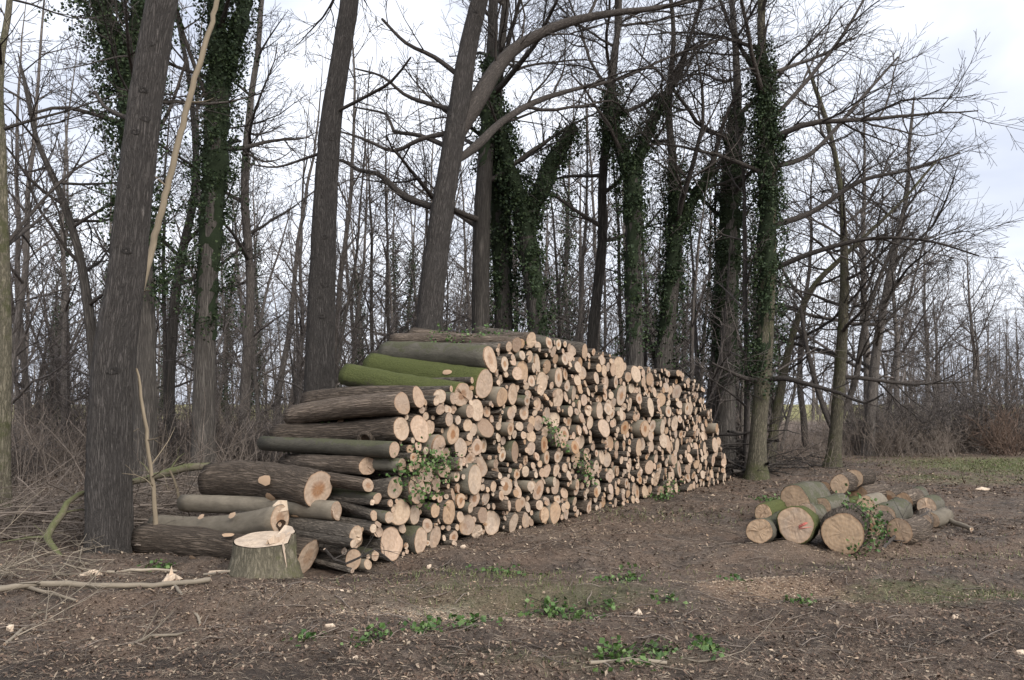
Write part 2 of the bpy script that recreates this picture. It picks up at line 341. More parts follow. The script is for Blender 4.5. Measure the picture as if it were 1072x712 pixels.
# ------------------------------------------------------------------ logs
def log_geo(rng, r, L, k=20, tilt=.1, knot=.5, rings=6, bend=.03, taper=.06):
    th = np.arange(k) / k * 2 * np.pi
    p2, p3, p5 = (rng.uniform(0, 6.28) for _ in range(3))
    prof = 1 + rng.uniform(.01, .07) * np.cos(2 * th + p2) + rng.uniform(0, .05) * np.cos(3 * th + p3) + rng.uniform(0, .03) * np.cos(5 * th + p5)
    if rng.random() < .12 * knot * 2: prof = prof + .16 * np.exp(-((np.angle(np.exp(1j * (th - p2)))) / .6) ** 2)
    prof = prof + np.array([rng.uniform(-.02, .02) for _ in range(k)])
    ty, tz = rng.gauss(0, tilt), rng.gauss(0, tilt)
    b1, b2 = rng.gauss(0, bend), rng.gauss(0, bend); tp = rng.uniform(-taper, taper)
    V, B = [], []
    us = [0, 0] + list(np.linspace(.06, 1, rings))
    for i, u in enumerate(us):
        s = prof * r * (1 + tp * u)
        if i == 0: s = s * .93
        elif i > 2: s = s * (1 + np.array([rng.uniform(-.035, .035) for _ in range(k)]) + .03 * rng.gauss(0, 1) * np.cos(th + p3))
        yy, zz = s * np.cos(th), s * np.sin(th)
        x = -u * L + (yy * ty + zz * tz) * (1 if i < 2 else max(0, 1 - u * 3)) - (0.004 if i == 1 else 0)
        V.append(np.stack([x, yy + b1 * math.sin(u * 3.14) , zz + b2 * math.sin(u * 3.14)], -1))
        B.append(np.stack([r * np.cos(th), r * np.sin(th), x + p2 * 9], -1))
    nr = len(us); V = np.concatenate(V); B = np.concatenate(B)
    id_ = np.arange(nr * k).reshape(nr, k)
    a, d = id_[:-1], id_[1:]; Q = np.stack([a, np.roll(a, -1, 1), np.roll(d, -1, 1), d], -1).reshape(-1, 4)[:, ::-1]
    V = np.vstack([V, V[-k:].mean(0)]); B = np.vstack([B, [0, 0, 0]])
    last = id_[-1]; T = np.stack([last, np.roll(last, -1), np.full(k, nr * k)], -1)[:, ::-1]
    # the sawn end: slightly uneven, sometimes with a saw step or a torn hinge
    fr = [.4, .75, .945]; FV = [[.002, 0, 0]]; FB = [[0, 0, 0]]
    ecc = (rng.gauss(0, .1) * r, rng.gauss(0, .1) * r)
    step = rng.random() < .22; sa, so, sh = rng.uniform(0, 6.28), rng.uniform(-.2, .5) * r, rng.uniform(.008, .028)
    for f in fr:
        yy, zz = prof * r * f * np.cos(th), prof * r * f * np.sin(th)
        x = yy * ty + zz * tz + .003 + np.array([rng.uniform(-.0025, .0025) for _ in range(k)])
        if step: x = x + np.where(yy * math.cos(sa) + zz * math.sin(sa) > so, sh, 0)
        FV += list(np.stack([x, yy, zz], -1)); FB += list(np.stack([yy - ecc[0] * (1 - f), zz - ecc[1] * (1 - f), np.full(k, f / .945)], -1))
    FV[0][0] = float(np.mean([v[0] for v in FV[1:k + 1]]))
    FB[0] = [-ecc[0], -ecc[1], 0]
    # rim skirt so that a raised step is closed
    ro = 1 + 2 * k; sk = np.array(FV[ro:]); sk = sk - np.array([.006 + (sh if step else 0), 0, 0]); FV += list(sk); FB += list(np.array(FB[ro:]))
    fi = 1 + np.arange(4 * k).reshape(4, k); a, d = fi[:-1], fi[1:]
    FQ = np.stack([a, d, np.roll(d, -1, 1), np.roll(a, -1, 1)], -1).reshape(-1, 4)
    FT = np.stack([np.zeros(k, int), fi[0], np.roll(fi[0], -1)], -1)
    return (V, Q, T, B), (np.array(FV), FQ, FT, np.array(FB))

def log_matrix(face, back, roll=0.0):
    ax = Vector(face) - Vector(back); ax.normalize()
    up = Vector((0, 0, 1)); yv = up.cross(ax).normalized(); zv = ax.cross(yv)
    m = Matrix((ax, yv, zv)).transposed().to_4x4(); m.translation = Vector(face)
    return m @ Matrix.Rotation(roll, 4, 'X')
def build_log(name, face, back, r, bark, cut, tint, rng, label, group, **kw):
    L = float(np.linalg.norm(np.array(face) - np.array(back)))
    (V, Q, T, B), (FV, FQ, FT, FB) = log_geo(rng, r, L, **kw)
    o = add(name, make_mesh(name, V, Q, T, B, tint, [bark]), label=label, cat='log', group=group)
    o.matrix_world = log_matrix(face, back, rng.uniform(-.4, .4))
    add('cut_face', make_mesh('cut_face', FV, FQ, FT, FB, tint, [cut], smooth=False), o)
    return o

# the long stack: its sawn ends stand in one upright plane
Q0 = np.array([1.54, 12.1, 0]); U = np.array([.568, .823, 0]); U /= np.linalg.norm(U); NRM = np.array([U[1], -U[0], 0])
def on_face(x, y):
    r = ray(x, y); t = ((Q0 - np.array([0, 0, CAMH])) @ NRM) / (r @ NRM); p = np.array([0, 0, CAMH]) + r * t
    return p, float((p - Q0) @ U)
rng = random.Random(11)
G_PILE = 'logs in the long stack'
# (face px, face height px, back-end px, bark, tint, label)
special = [
    ((322, 583), 35, (148, 581), M_lrough, .1, 'deeply furrowed thick log lying on the ground right behind the stump'),
    ((293, 543), 29, (164, 552), M_lsmooth, .25, 'smooth greenish log with a torn hollow end, just above the stump'),
    ((352, 535), 20, (192, 527), M_lsmooth, .5, 'smooth dark curved log under the thick furrowed log near the stump'),
    ((333, 512), 37, (222, 502), M_lrough, .27, 'thick furrowed log with a heart-shaped split end, upper of those behind the stump'),
    ((420, 449), 27, (292, 456), M_lrough, .22, 'dark rough log with an open knot hole and ivy, left of a matching twin end'),
    ((439, 449), 29, (322, 449), M_lrough, .02, 'rough log with broad oval pale end beside the knot-holed log'),
    ((421, 423), 25, (306, 436), M_lrough, .86, 'rough flaking log with an orange ringed end below the mossy logs'),
    ((438, 416), 23, (322, 421), M_lrough, .3, 'bowed brown log curving over the flaking orange-ended log'),
    ((483, 413), 27, (364, 392), M_lmoss, .26, 'bright green mossy log, lower of the two mossy logs'),
    ((507, 402), 32, (388, 384), M_lmoss, .05, 'bright green mossy log, upper of the two mossy logs'),
    ((513, 376), 28, (405, 371), M_lgrey, .24, 'thick grey-green log lying on the two mossy logs'),
    ((556, 356), 17, (432, 351), M_lrough, .6, 'rough brown log on the crest of the stack with ivy scraps'),
    ((541, 361), 16, (412, 357), M_lrough, .9, 'rough brown log just below the crest, left end over the grey-green log'),
    ((612, 368), 17, (500, 349), M_lpile, .55, 'dark brown log jutting up beside the crest of the stack'),
    ((384, 488), 20, (300, 484), M_lrough, .3, 'brown log half hidden by ivy scraps above the split-ended log'),
]
circ = []
FD = {(322, 583): 7.65, (293, 543): 7.95, (352, 535): 7.95, (333, 512): 8.05, (384, 488): 8.2}   # the low end stands a little back of the rest
for (fx, fy), hpx, (bx, by), bk, ti, lab in special:
    p, s = on_face(fx, fy)
    if (fx, fy) in FD: p = P(fx, fy, FD[(fx, fy)]); s = float((p - Q0) @ U)
    r = hpx / FPX * p[1] / 2; L = 2.0
    back = P(bx, by, p[1] + .50 * L)
    bz = gz1(back[0], back[1]) + r * .8
    if back[2] < bz: back[2] = bz
    fz = gz1(p[0], p[1]) + r * .85
    if p[2] < fz: p[2] = fz
    o = build_log('log', p, back, r, bk, M_cut, ti, rng, lab, G_PILE, k=28, tilt=.12, rings=16, bend=.045 if bk in (M_lrough, M_lsmooth) else .012)
    circ.append((s, p[2], r))
    if 'torn hollow' in lab:
        m = o.matrix_world
        hv = [(0.0, 0, 0)] + [(.0, .4 * r * math.cos(a) * (1 + .25 * math.sin(3 * a)), -.45 * r + .38 * r * math.sin(a)) for a in np.arange(14) / 14 * 6.283]
        hv[0] = (-.03, 0, -.45 * r)
        hv = [(x + .012, y, z) for x, y, z in hv]
        add('hollow', make_mesh('hollow', hv, None, [(0, i + 1, (i + 1) % 14 + 1) for i in range(14)], mats=[M_hole]), o)
        # a torn sliver of sapwood standing up from the end, and a scar where a bough was trimmed off
        sv = [(-.02, -.5 * r, .5 * r), (-.02, .75 * r, .45 * r), (-.03, .8 * r, 1.15 * r), (-.03, .2 * r, 1.28 * r), (-.03, -.35 * r, 1.0 * r)]
        sv2 = [(x + .035, y, z) for x, y, z in sv]
        add('splinter', make_mesh('splinter', sv + sv2, [(i, (i + 1) % 5, (i + 1) % 5 + 5, i + 5) for i in range(5)], [(5, 6, 7), (5, 7, 8), (5, 8, 9), (0, 2, 1), (0, 3, 2), (0, 4, 3)], np.array(sv + sv2) * [1, 1, 0], .3, [M_fresh], smooth=False), o)
    if 'knot hole' in lab:
        kx, kr = -.42, .085
        ring = []
        for i in range(16):
            a = i / 16 * 6.283
            for rr, out_ in ((1.25, .80), (1.05, 1.10), (.8, 1.12), (.62, .96)):
                ring.append((kx + kr * rr * math.cos(a) * 1.15, -r * out_ * .86, -r * .42 + kr * rr * math.sin(a) * .8))
        ring = np.array(ring); i4 = np.arange(64).reshape(16, 4); nx = np.roll(i4, -1, 0)
        qs = np.concatenate([np.stack([i4[:, j], nx[:, j], nx[:, j + 1], i4[:, j + 1]], -1) for j in range(3)])
        ko = add('knot_rim', make_mesh('knot_rim', ring, qs, None, ring, .5, [M_lrough]), o)
        hole = [(kx, -r * .72, -r * .42)] + [tuple(ring[4 * i + 3] * [1, .99, 1]) for i in range(16)]
        add('knot_hollow', make_mesh('knot_hollow', hole, None, [(0, i + 1, (i + 1) % 16 + 1) for i in range(16)], mats=[M_hole]), ko)
    # scraped patches where bark is torn off and branch stubs were cut flush
    for _ in range(2 if fx < 345 or 'knot' in lab else rng.choice([0, 0, 1])):
        u, a = rng.uniform(.2, .8), rng.uniform(-2.6, -.4)  # on the side that faces the open ground
        sw, sl = r * rng.uniform(.18, .32), r * rng.uniform(.3, .6)
        sv = []
        for i in range(10):
            q = i / 10 * 6.283; aa = a + sw / r * math.sin(q) * rng.uniform(.8, 1.2)
            yl, zl = -abs(math.sin(aa)) * r * 1.02, math.cos(aa) * r * 1.02
            sv.append((-u * L + sl * math.cos(q) * rng.uniform(.8, 1.2), yl, zl))
        c0 = np.mean(sv, 0) * [1, 1.05, 1.05]
        add('bark_scar', make_mesh('bark_scar', [tuple(c0)] + sv, None, [(0, i + 1, (i + 1) % 10 + 1) for i in range(10)], np.zeros((11, 3)) + [.02, .02, .3], rng.choice([.85, .9, .98]), [M_cutr]), o)

# the rest of the stack: discs relaxed inside its outline
prof_px = [(346, 590), (352, 540), (362, 500), (376, 482), (405, 468), (432, 432), (462, 410), (495, 396), (520, 365), (548, 353), (585, 356), (625, 366), (665, 379), (694, 383), (718, 389), (734, 404), (745, 430), (755, 462), (762, 500)]
pr = sorted([(on_face(x, y)[1], max(.06, on_face(x, y)[0][2])) for x, y in prof_px])
PS, PZ = np.array([p[0] for p in pr]), np.array([p[1] for p in pr])
def H(s): return np.interp(s, PS, PZ)
S0, S1 = PS[0], PS[-1]
rs = np.random.RandomState(3)
area = float((np.diff(PS) * (PZ[1:] + PZ[:-1]) / 2).sum()) - sum(math.pi * c[2] ** 2 for c in circ)
rad, tot = [], 0
while tot < .885 * area:
    r = float(np.clip(np.exp(rs.normal(math.log(.068), .42)), .028, .185)); rad.append(r); tot += math.pi * r * r
rad = np.array(sorted(rad, reverse=True)); N = len(rad)
ps = rs.uniform(S0, S1, 20 * N); ps = ps[rs.uniform(0, PZ.max(), 20 * N) < H(ps)][:N]; pz = rs.uniform(0, 1, N) * H(ps)
# ends that can be picked out one by one in the front of the stack
zf = [(50,550,28),(25,635,36),(92,625,28),(150,620,24),(180,548,27),(215,515,16),(245,458,32),(287,423,25),(235,583,23),(262,603,17),(313,585,27),(355,572,21),(328,527,21),(338,473,21),(395,577,18),(278,557,17),(185,332,22),(143,313,16),(265,368,19),(210,370,22),(355,218,24),(448,185,24),(388,157,24),(487,168,22),(485,225,23),(433,245,17),(265,265,25),(288,313,25),(430,298,17),(437,482,22),(432,358,17),(405,367,15),(470,545,24),(450,535,19),(403,528,17),(375,490,15),(455,430,15),(428,70,23),(380,97,19)]
M0 = len(circ)
for zx, zy, hh in zf:
    p, s_ = on_face(400 + zx / 2.637, 330 + zy / 2.637); r_ = hh / FPX * p[1] / 2 * .98
    for c in circ:                                     # keep clear of the ends placed before
        r_ = min(r_, math.hypot(c[0] - s_, c[1] - p[2]) - c[2])
    if r_ > .03: circ.append((s_, max(p[2], r_), r_))
C = np.array(circ); M = len(C)
as_, az_, ar = np.concatenate([C[:, 0], ps]), np.concatenate([C[:, 1], pz]), np.concatenate([C[:, 2], rad])
for it in range(260):
    dx = as_[:, None] - as_[None]; dz = az_[:, None] - az_[None]; dd = np.sqrt(dx * dx + dz * dz) + 1e-6
    ov = np.clip(ar[:, None] + ar[None] - dd, 0, None); np.fill_diagonal(ov, 0)
    k = .42 * ov / dd
    fx, fz = (k * dx).sum(1), (k * dz).sum(1)
    as_[M:] += np.clip(fx[M:], -.06, .06); az_[M:] += np.clip(fz[M:], -.06, .06) - (.002 if it < 200 else 0)
    as_[M:] = np.clip(as_[M:], S0 + ar[M:] * .5, S1 - ar[M:] * .8)
    az_[M:] = np.clip(az_[M:], ar[M:] * .97, np.maximum(ar[M:], H(as_[M:]) - ar[M:] * .6))
for it in range(40):                                   # shave what still overlaps
    dx = as_[:, None] - as_[None]; dz = az_[:, None] - az_[None]; dd = np.sqrt(dx * dx + dz * dz) + 1e-6; np.fill_diagonal(dd, 9)
    ov = ar[:, None] + ar[None] - dd; m = ov.max(1)
    ar[M:] = np.where(m[M:] > .004, ar[M:] - .5 * np.minimum(m[M:], ar[M:] * .3), ar[M:])
keep = np.concatenate([np.ones(M, bool), ar[M:] > .022]); as_, az_, ar = as_[keep], az_[keep], ar[keep]
cand_s = rs.uniform(S0, S1, 5200); cand_z = rs.uniform(.02, PZ.max(), 5200)
for s, z in zip(cand_s, cand_z):                       # thin poles in the gaps
    if z > H(s) - .05: continue
    cl = min((np.hypot(as_ - s, az_ - z) - ar).min(), z, .06)
    if cl > .024: as_, az_, ar = np.append(as_, s), np.append(az_, z), np.append(ar, cl)
packed = [(as_[i], az_[i], ar[i]) for i in range(M0, len(ar))]
def clear_of_low_end(c):                               # nothing lies before the ends of the big logs at the low end
    f = Q0 + U * c[0]; f[2] = c[1]
    for (fx, fy), d_ in FD.items():
        e = P(fx, fy, d_); hr = [q[1] for q in special if q[0] == (fx, fy)][0] / FPX * d_ / 2
        for t_ in np.linspace(0, 2, 21):
            q = f - NRM * t_
            if q[1] < d_ + .02 and np.linalg.norm((q - np.array([0, 0, CAMH])) / q[1] * d_ + np.array([0, 0, CAMH]) - e) < hr * .92 + c[2] * .9: return False
    return True
packed = [c for c in packed if c[0] > S0 + 1.8 or clear_of_low_end(c)]
def size(c):
    p = Q0 + U * c[0]; return (c[2] / p[1]) ** 2
packed.sort(key=size, reverse=True)
NI = 300 - M0
def log_label(s, z, r, tint):
    a = 'thin' if r < .052 else 'slim' if r < .075 else 'medium' if r < .105 else 'thick' if r < .14 else 'very thick'
    b = 'orange' if .78 < tint < .9 else 'brown' if .9 <= tint < .97 else 'pale' if .15 < tint < .38 or tint >= .97 else 'pinkish tan'
    h = z / max(.3, H(s))
    c = 'on the ground' if z < r * 1.6 else 'low down' if h < .35 else 'at mid height' if h < .65 else 'high up' if h < .86 else 'on top'
    u = (s - S0) / (S1 - S0)
    d = 'stump end of long stack' if u < .2 else 'long stack below the mossy logs' if u < .33 else 'long stack below its crest' if u < .47 else 'long stack just past its crest' if u < .62 else 'long stack beyond its crest' if u < .8 else 'far end of long stack'
    return f'{a} log, {b} sawn end, {c}, {d}'
sV, sQ, sT, sB, sTi, sMq, sMt, off = [], [], [], [], [], [], [], 0
for i, (s, z, r) in enumerate(packed):
    ti = rng.random(); jut = rng.gauss(0, .05)
    f = Q0 + U * s + NRM * jut; f[2] = z + gz1(f[0], f[1]) * .5
    low = s < S0 + 1.6                                 # the ragged end of the stack
    L = rng.uniform(1.5, 2.05) if low else rng.uniform(1.85, 2.15)
    ang = rng.gauss(0, .06 if low else .04); el_ = rng.gauss(0, .03 if low else .015); dr = -NRM * math.cos(ang) + U * math.sin(ang)
    b = f + dr * L; b[2] += el_ * L
    if i < NI:
        bk = rng.choice([M_lpile, M_lpile, M_lrough, M_lgrey, M_lsmooth])
        build_log('log', f, b, r, bk, M_cut, ti, rng, log_label(s, z, r, ti), G_PILE, k=18 if r > .06 else 14, tilt=.14, rings=8 if low else 5, bend=.05 if low else .02)
    else:
        (V, Q, T, B), (FV, FQ, FT, FB) = log_geo(rng, r, L, k=9, tilt=.12, rings=3, bend=.015)
        m = np.array(log_matrix(f, b, rng.uniform(0, 6)))
        for V_, Q_, T_, B_, mi in ((V, Q, T, B, 0), (FV, FQ, FT, FB, 1)):
            sV.append(V_ @ m[:3, :3].T + m[:3, 3]); sQ.append(Q_ + off); sT.append(T_ + off); sB.append(B_); sTi.append(np.full(len(V_), ti))
            sMq.append(np.full(len(Q_), mi)); sMt.append(np.full(len(T_), mi)); off += len(V_)
if sV:
    add('small_stacked_logs', make_mesh('small_stacked_logs', np.concatenate(sV), np.concatenate(sQ), np.concatenate(sT), np.concatenate(sB), np.concatenate(sTi), [M_lpile, M_cut], np.concatenate(sMq + sMt), smooth=False),
        label='many thin logs filling the gaps of the long stack', cat='logs', kind='stuff')
print('pile logs', len(packed) + M0)

# ------------------------------------------------------------------ the short heap of sawn rounds on the right
heap = [  # (face px, width px, depth or None for on the ground, length, yaw deg, bark, tint, label)
    (795, 558, 27, None, 1.3, 30, M_lgrey, .3, 'slim round with tan end at the near left corner of the short heap'),
    (833, 553, 38, None, .58, 26, M_lmoss, .5, 'thick mossy round with a red paint stroke on its sawn end'),
    (882, 552, 44, None, .62, 29, M_lrough, .15, 'thickest round of the short heap, pale circular end, ivy draped along its bark'),
    (942, 556, 26, None, .7, 44, M_lrough, .85, 'furrowed round with pinkish end at the near right of the short heap'),
    (799, 537, 19, None, .7, 35, M_lmoss, .6, 'small mossy round behind the near left corner of the short heap'),
    (832, 523, 34, None, .85, 42, M_lgrey, .45, 'broad round with wide tan end behind the red-marked one'),
    (859, 529, 22, None, .7, 42, M_lgrey, .7, 'grey-green round with half-hidden tan end between broad ones'),
    (881, 527, 16, None, .6, 40, M_lmoss, .2, 'mossy round mostly hidden behind the thickest round'),
    (879, 507, 20, 11.8, .9, 34, M_lrough, .55, 'round with circular tan end raised on top at the back of the short heap'),
    (894, 501, 19, 12.3, .9, 36, M_lrough, .2, 'pale-topped round behind the raised circular one'),
    (899, 517, 20, None, .8, 45, M_lrough, .9, 'reddish brown barked round in the middle of the short heap'),
    (924, 535, 26, None, .7, 44, M_lgrey, .35, 'grey-green round with tan end right of the ivy-draped one'),
    (945, 523, 21, None, .6, 43, M_lrough, .97, 'round with stepped pale end in the right half of the short heap'),
    (966, 545, 17, None, .6, 30, M_lrough, .8, 'dark barked round with tan end next to the furrowed near right one'),
    (970, 527, 19, None, .5, 40, M_lgrey, .5, 'pale grey short round at the far right of the short heap'),
    (930, 516, 15, None, .9, 40, M_lrough, .4, 'small round with tan end at the back right of the short heap'),
    (862, 510, 17, None, .7, 60, M_lrough, .9, 'dark brown round with hidden end at the back left of the short heap'),
    (913, 515, 15, None, .8, 40, M_lrough, .75, 'small brown round beside the reddish barked one at the back'),
    (955, 519, 18, None, .5, 40, M_lgrey, .3, 'grey-barked round behind the stepped pale one'),
    (906, 527, 20, None, .7, 40, M_lsmooth, .6, 'smooth barked round between the ivy-draped one and the reddish one'),
    (845, 536, 18, None, .5, 38, M_lgrey, .8, 'small grey-green round wedged behind the red-marked one'),
    (975, 541, 16, None, .5, 48, M_lsmooth, .2, 'small smooth round at the right-hand foot of the short heap'),
    (914, 546, 20, None, .5, 40, M_lrough, .4, 'rough round hidden behind the ivy of the thickest one'),
]
for fx, fy, w, d, L, yaw, bk, ti, lab in heap:
    if d is None:
        d = CAMH / ((fy - HZ) / FPX + w / FPX / 2)      # a round of that width lying on the ground
    r = w / FPX * d / 2; p = P(fx, fy, d)
    gzz = gz1(p[0], p[1])
    if p[2] - gzz < r * 1.9: p[2] = gzz + r * .93
    dr = np.array([math.sin(R_(yaw)), math.cos(R_(yaw)), 0]); b = p + dr * L
    if p[2] - gzz > r * 1.5: b[2] = p[2] - .04
    else: b[2] = gz1(b[0], b[1]) + r * .95
    o = build_log('sawn_round', p, b, r, bk, M_cutr, ti, rng, lab, 'sawn rounds in the short heap', k=30, tilt=.05, rings=8, bend=.015, taper=.04, knot=0)
    if 'red paint' in lab:
        for z0, z1, w in ((-.03, .035, .008), (-.015, .04, .004), (-.045, -.03, .003)):       # three sprayed strokes
            q = [(.012, .03, z0 - w), (.012, .10, (z0 + z1) / 2 - w * 1.3), (.012, .165, z1 - w * .4), (.012, .165, z1 + w * .4), (.012, .09, (z0 + z1) / 2 + w), (.012, .03, z0 + w)]
            q = [(x + .035 * r * 0, y, z) for x, y, z in q]; q2 = [(x - .012, y, z) for x, y, z in q]
            add('paint_mark', make_mesh('paint_mark', q + q2, [(0, 1, 4, 5), (1, 2, 3, 4)] + [(i, i + 6, (i + 1) % 6 + 6, (i + 1) % 6) for i in range(6)], mats=[M_redp]), o)

# ------------------------------------------------------------------ the stump
def stump():
    g = G(271, 603); g = np.array([g[0], g[1] + .15, 0]); rg = random.Random(4)
    root = bpy.data.objects.new('tree_stump', None); COL.objects.link(root); root.location = (g[0], g[1], gz1(g[0], g[1]) - .03); root.scale = (.90, .90, .95)
    tag(root, 'broad freshly cut green-barked stump in front of the long log stack', 'stump')
    k = 40; th = np.arange(k) / k * 2 * np.pi
    lob = 1 + .05 * np.cos(3 * th + .5) + .045 * np.cos(5 * th + 2) + .03 * np.cos(8 * th)
    V, B = [], []
    hs = [0, .06, .14, .24, .33, .40]
    topz = .40 + .035 * np.sin(th) + np.where(np.cos(th - .35) > .72, .07, 0)
    for i, h in enumerate(hs):
        f = h / .40; rr = (.30 + .085 * (1 - f) ** 2.2) * (1 + (lob - 1) * (1.4 - .8 * f))
        z = topz * f
        V.append(np.stack([rr * np.cos(th) * 1.06, rr * np.sin(th), z], -1)); B.append(np.stack([.3 * np.cos(th), .3 * np.sin(th), z], -1))
    id_ = np.arange(len(hs) * k).reshape(-1, k); a, d = id_[:-1], id_[1:]
    Q = np.stack([a, np.roll(a, -1, 1), np.roll(d, -1, 1), d], -1).reshape(-1, 4)
    top = V[-1]
    add('bark', make_mesh('bark', np.concatenate(V), Q, None, np.concatenate(B), .75, [bark_mat('bark_stump', (.060, .054, .038), (.205, .180, .130), .42, (.125, .120, .065), fiss=24, stretch=.25, bump=.8, bdist=.015)]), root)
    fv, fb = [[0, 0, .405]], [[0, 0, 0]]
    for f in (.3, .6, .96):
        zz = (topz + .004) * 1.0 if f > .9 else .405 + .035 * np.sin(th) * f + np.where(np.cos(th - .35) * f > .5, .03, 0)
        fv += list(np.stack([top[:, 0] * f, top[:, 1] * f, zz], -1)); fb += list(np.stack([top[:, 0] * f, top[:, 1] * f, np.full(k, .8)], -1))
    fi = 1 + np.arange(3 * k).reshape(3, k); a, d = fi[:-1], fi[1:]
    add('cut_top', make_mesh('cut_top', fv, np.stack([a, d, np.roll(d, -1, 1), np.roll(a, -1, 1)], -1).reshape(-1, 4), np.stack([np.zeros(k, int), fi[0], np.roll(fi[0], -1)], -1), fb, .42, [M_fresh], smooth=False), root)
    # jagged holding wood left standing along the felling cut, and a long tear down the bark
    sv = []
    n = 14
    for i in range(n):
        q = i / (n - 1); x = .10 + .17 * q + rg.uniform(-.008, .008); y = -.235 + .30 * q
        sv += [(x - .015, y, .39), (x + .02, y + .015, .39), (x + .005, y + .008, .43 + rg.uniform(.0, .05))]
    i3 = np.arange(3 * n).reshape(n, 3); qs = np.concatenate([np.stack([i3[:-1, j], i3[1:, j], i3[1:, (j + 1) % 3], i3[:-1, (j + 1) % 3]], -1) for j in range(3)])
    add('torn_hinge', make_mesh('torn_hinge', sv, qs, None, np.array(sv), .5, [M_fresh], smooth=False), root)
    tv = []
    for i in range(9):
        q = i / 8; a = -.72 + .10 * q + rg.uniform(-.015, .015); w = .05 * (1 - q) * rg.uniform(.6, 1.2) + .006
        h = .405 - .24 * q; f = h / .40; rr = .30 + .085 * max(0, 1 - f) ** 2.2 + .018
        for s_ in (-1, 1): tv.append((rr * math.cos(a + s_ * w) * 1.06, rr * math.sin(a + s_ * w), h))
    add('bark_tear', make_mesh('bark_tear', tv, [(2 * i, 2 * i + 2, 2 * i + 3, 2 * i + 1) for i in range(8)], None, np.array(tv), .5, [M_fresh], smooth=False), root)
stump()

# ------------------------------------------------------------------ trees
def norm(v):
    l = math.sqrt(v[0] * v[0] + v[1] * v[1] + v[2] * v[2]) or 1e-9; return (v[0] / l, v[1] / l, v[2] / l)
def side_dir(d, ang, azi):
    a = (0, 0, 1) if abs(d[2]) < .9 else (1, 0, 0)
    u = norm((d[1] * a[2] - d[2] * a[1], d[2] * a[0] - d[0] * a[2], d[0] * a[1] - d[1] * a[0]))
    w = (d[1] * u[2] - d[2] * u[1], d[2] * u[0] - d[0] * u[2], d[0] * u[1] - d[1] * u[0])
    c, s, ca, sa = math.cos(ang), math.sin(ang), math.cos(azi), math.sin(azi)
    return tuple(d[i] * c + s * (u[i] * ca + w[i] * sa) for i in range(3))
SEG = [.4, .38, .26, .17, .13]
def grow(out, rg, p, d, L, r, lev, maxlev, wander, up, dens, rmin):
    n = max(3, int(L / SEG[lev])); st = L / n; pts, rad, dirs = [p], [r], [d]
    cur = [rg.gauss(0, .055) for _ in range(3)]
    for i in range(n):
        g = rg.gauss
        if i and rg.random() < .22: cur = [-c * .8 + rg.gauss(0, .04) for c in cur]
        d = norm((d[0] + g(0, wander) + cur[0], d[1] + g(0, wander) + cur[1], d[2] + g(0, wander) + cur[2] + up))
        p = (p[0] + d[0] * st, p[1] + d[1] * st, p[2] + d[2] * st)
        pts.append(p); rad.append(max(rmin, r * (1 - .82 * (i + 1) / n))); dirs.append(d)
    out[lev].append((pts, rad))
    if lev < maxlev: spawn(out, rg, pts, rad, dirs, L, lev, maxlev, wander, up, dens, rmin, .18)
def spawn(out, rg, pts, rad, dirs, L, lev, maxlev, wander, up, dens, rmin, t0):
    nch = max(2, int(dens[lev] * L * (1 - t0) + rg.random())); n = len(pts) - 1; azi = rg.uniform(0, 6.28)
    for j in range(nch):
        t = t0 + (1 - t0) * ((j + rg.random()) / nch); i = min(n, max(1, int(t * n)))
        azi += 2.4 + rg.uniform(-.7, .7)
        nd = side_dir(dirs[i], R_(rg.uniform(22, 54)), azi)
        l = L * rg.uniform(.32, .72) * (1.15 - .65 * t)
        if l < .12: l = .12 + rg.random() * .1
        grow(out, rg, pts[i], nd, l, max(rmin, min(rad[i] * .62, .011 * l + .003)), lev + 1, maxlev, wander * 1.1, up * .8, dens, rmin)

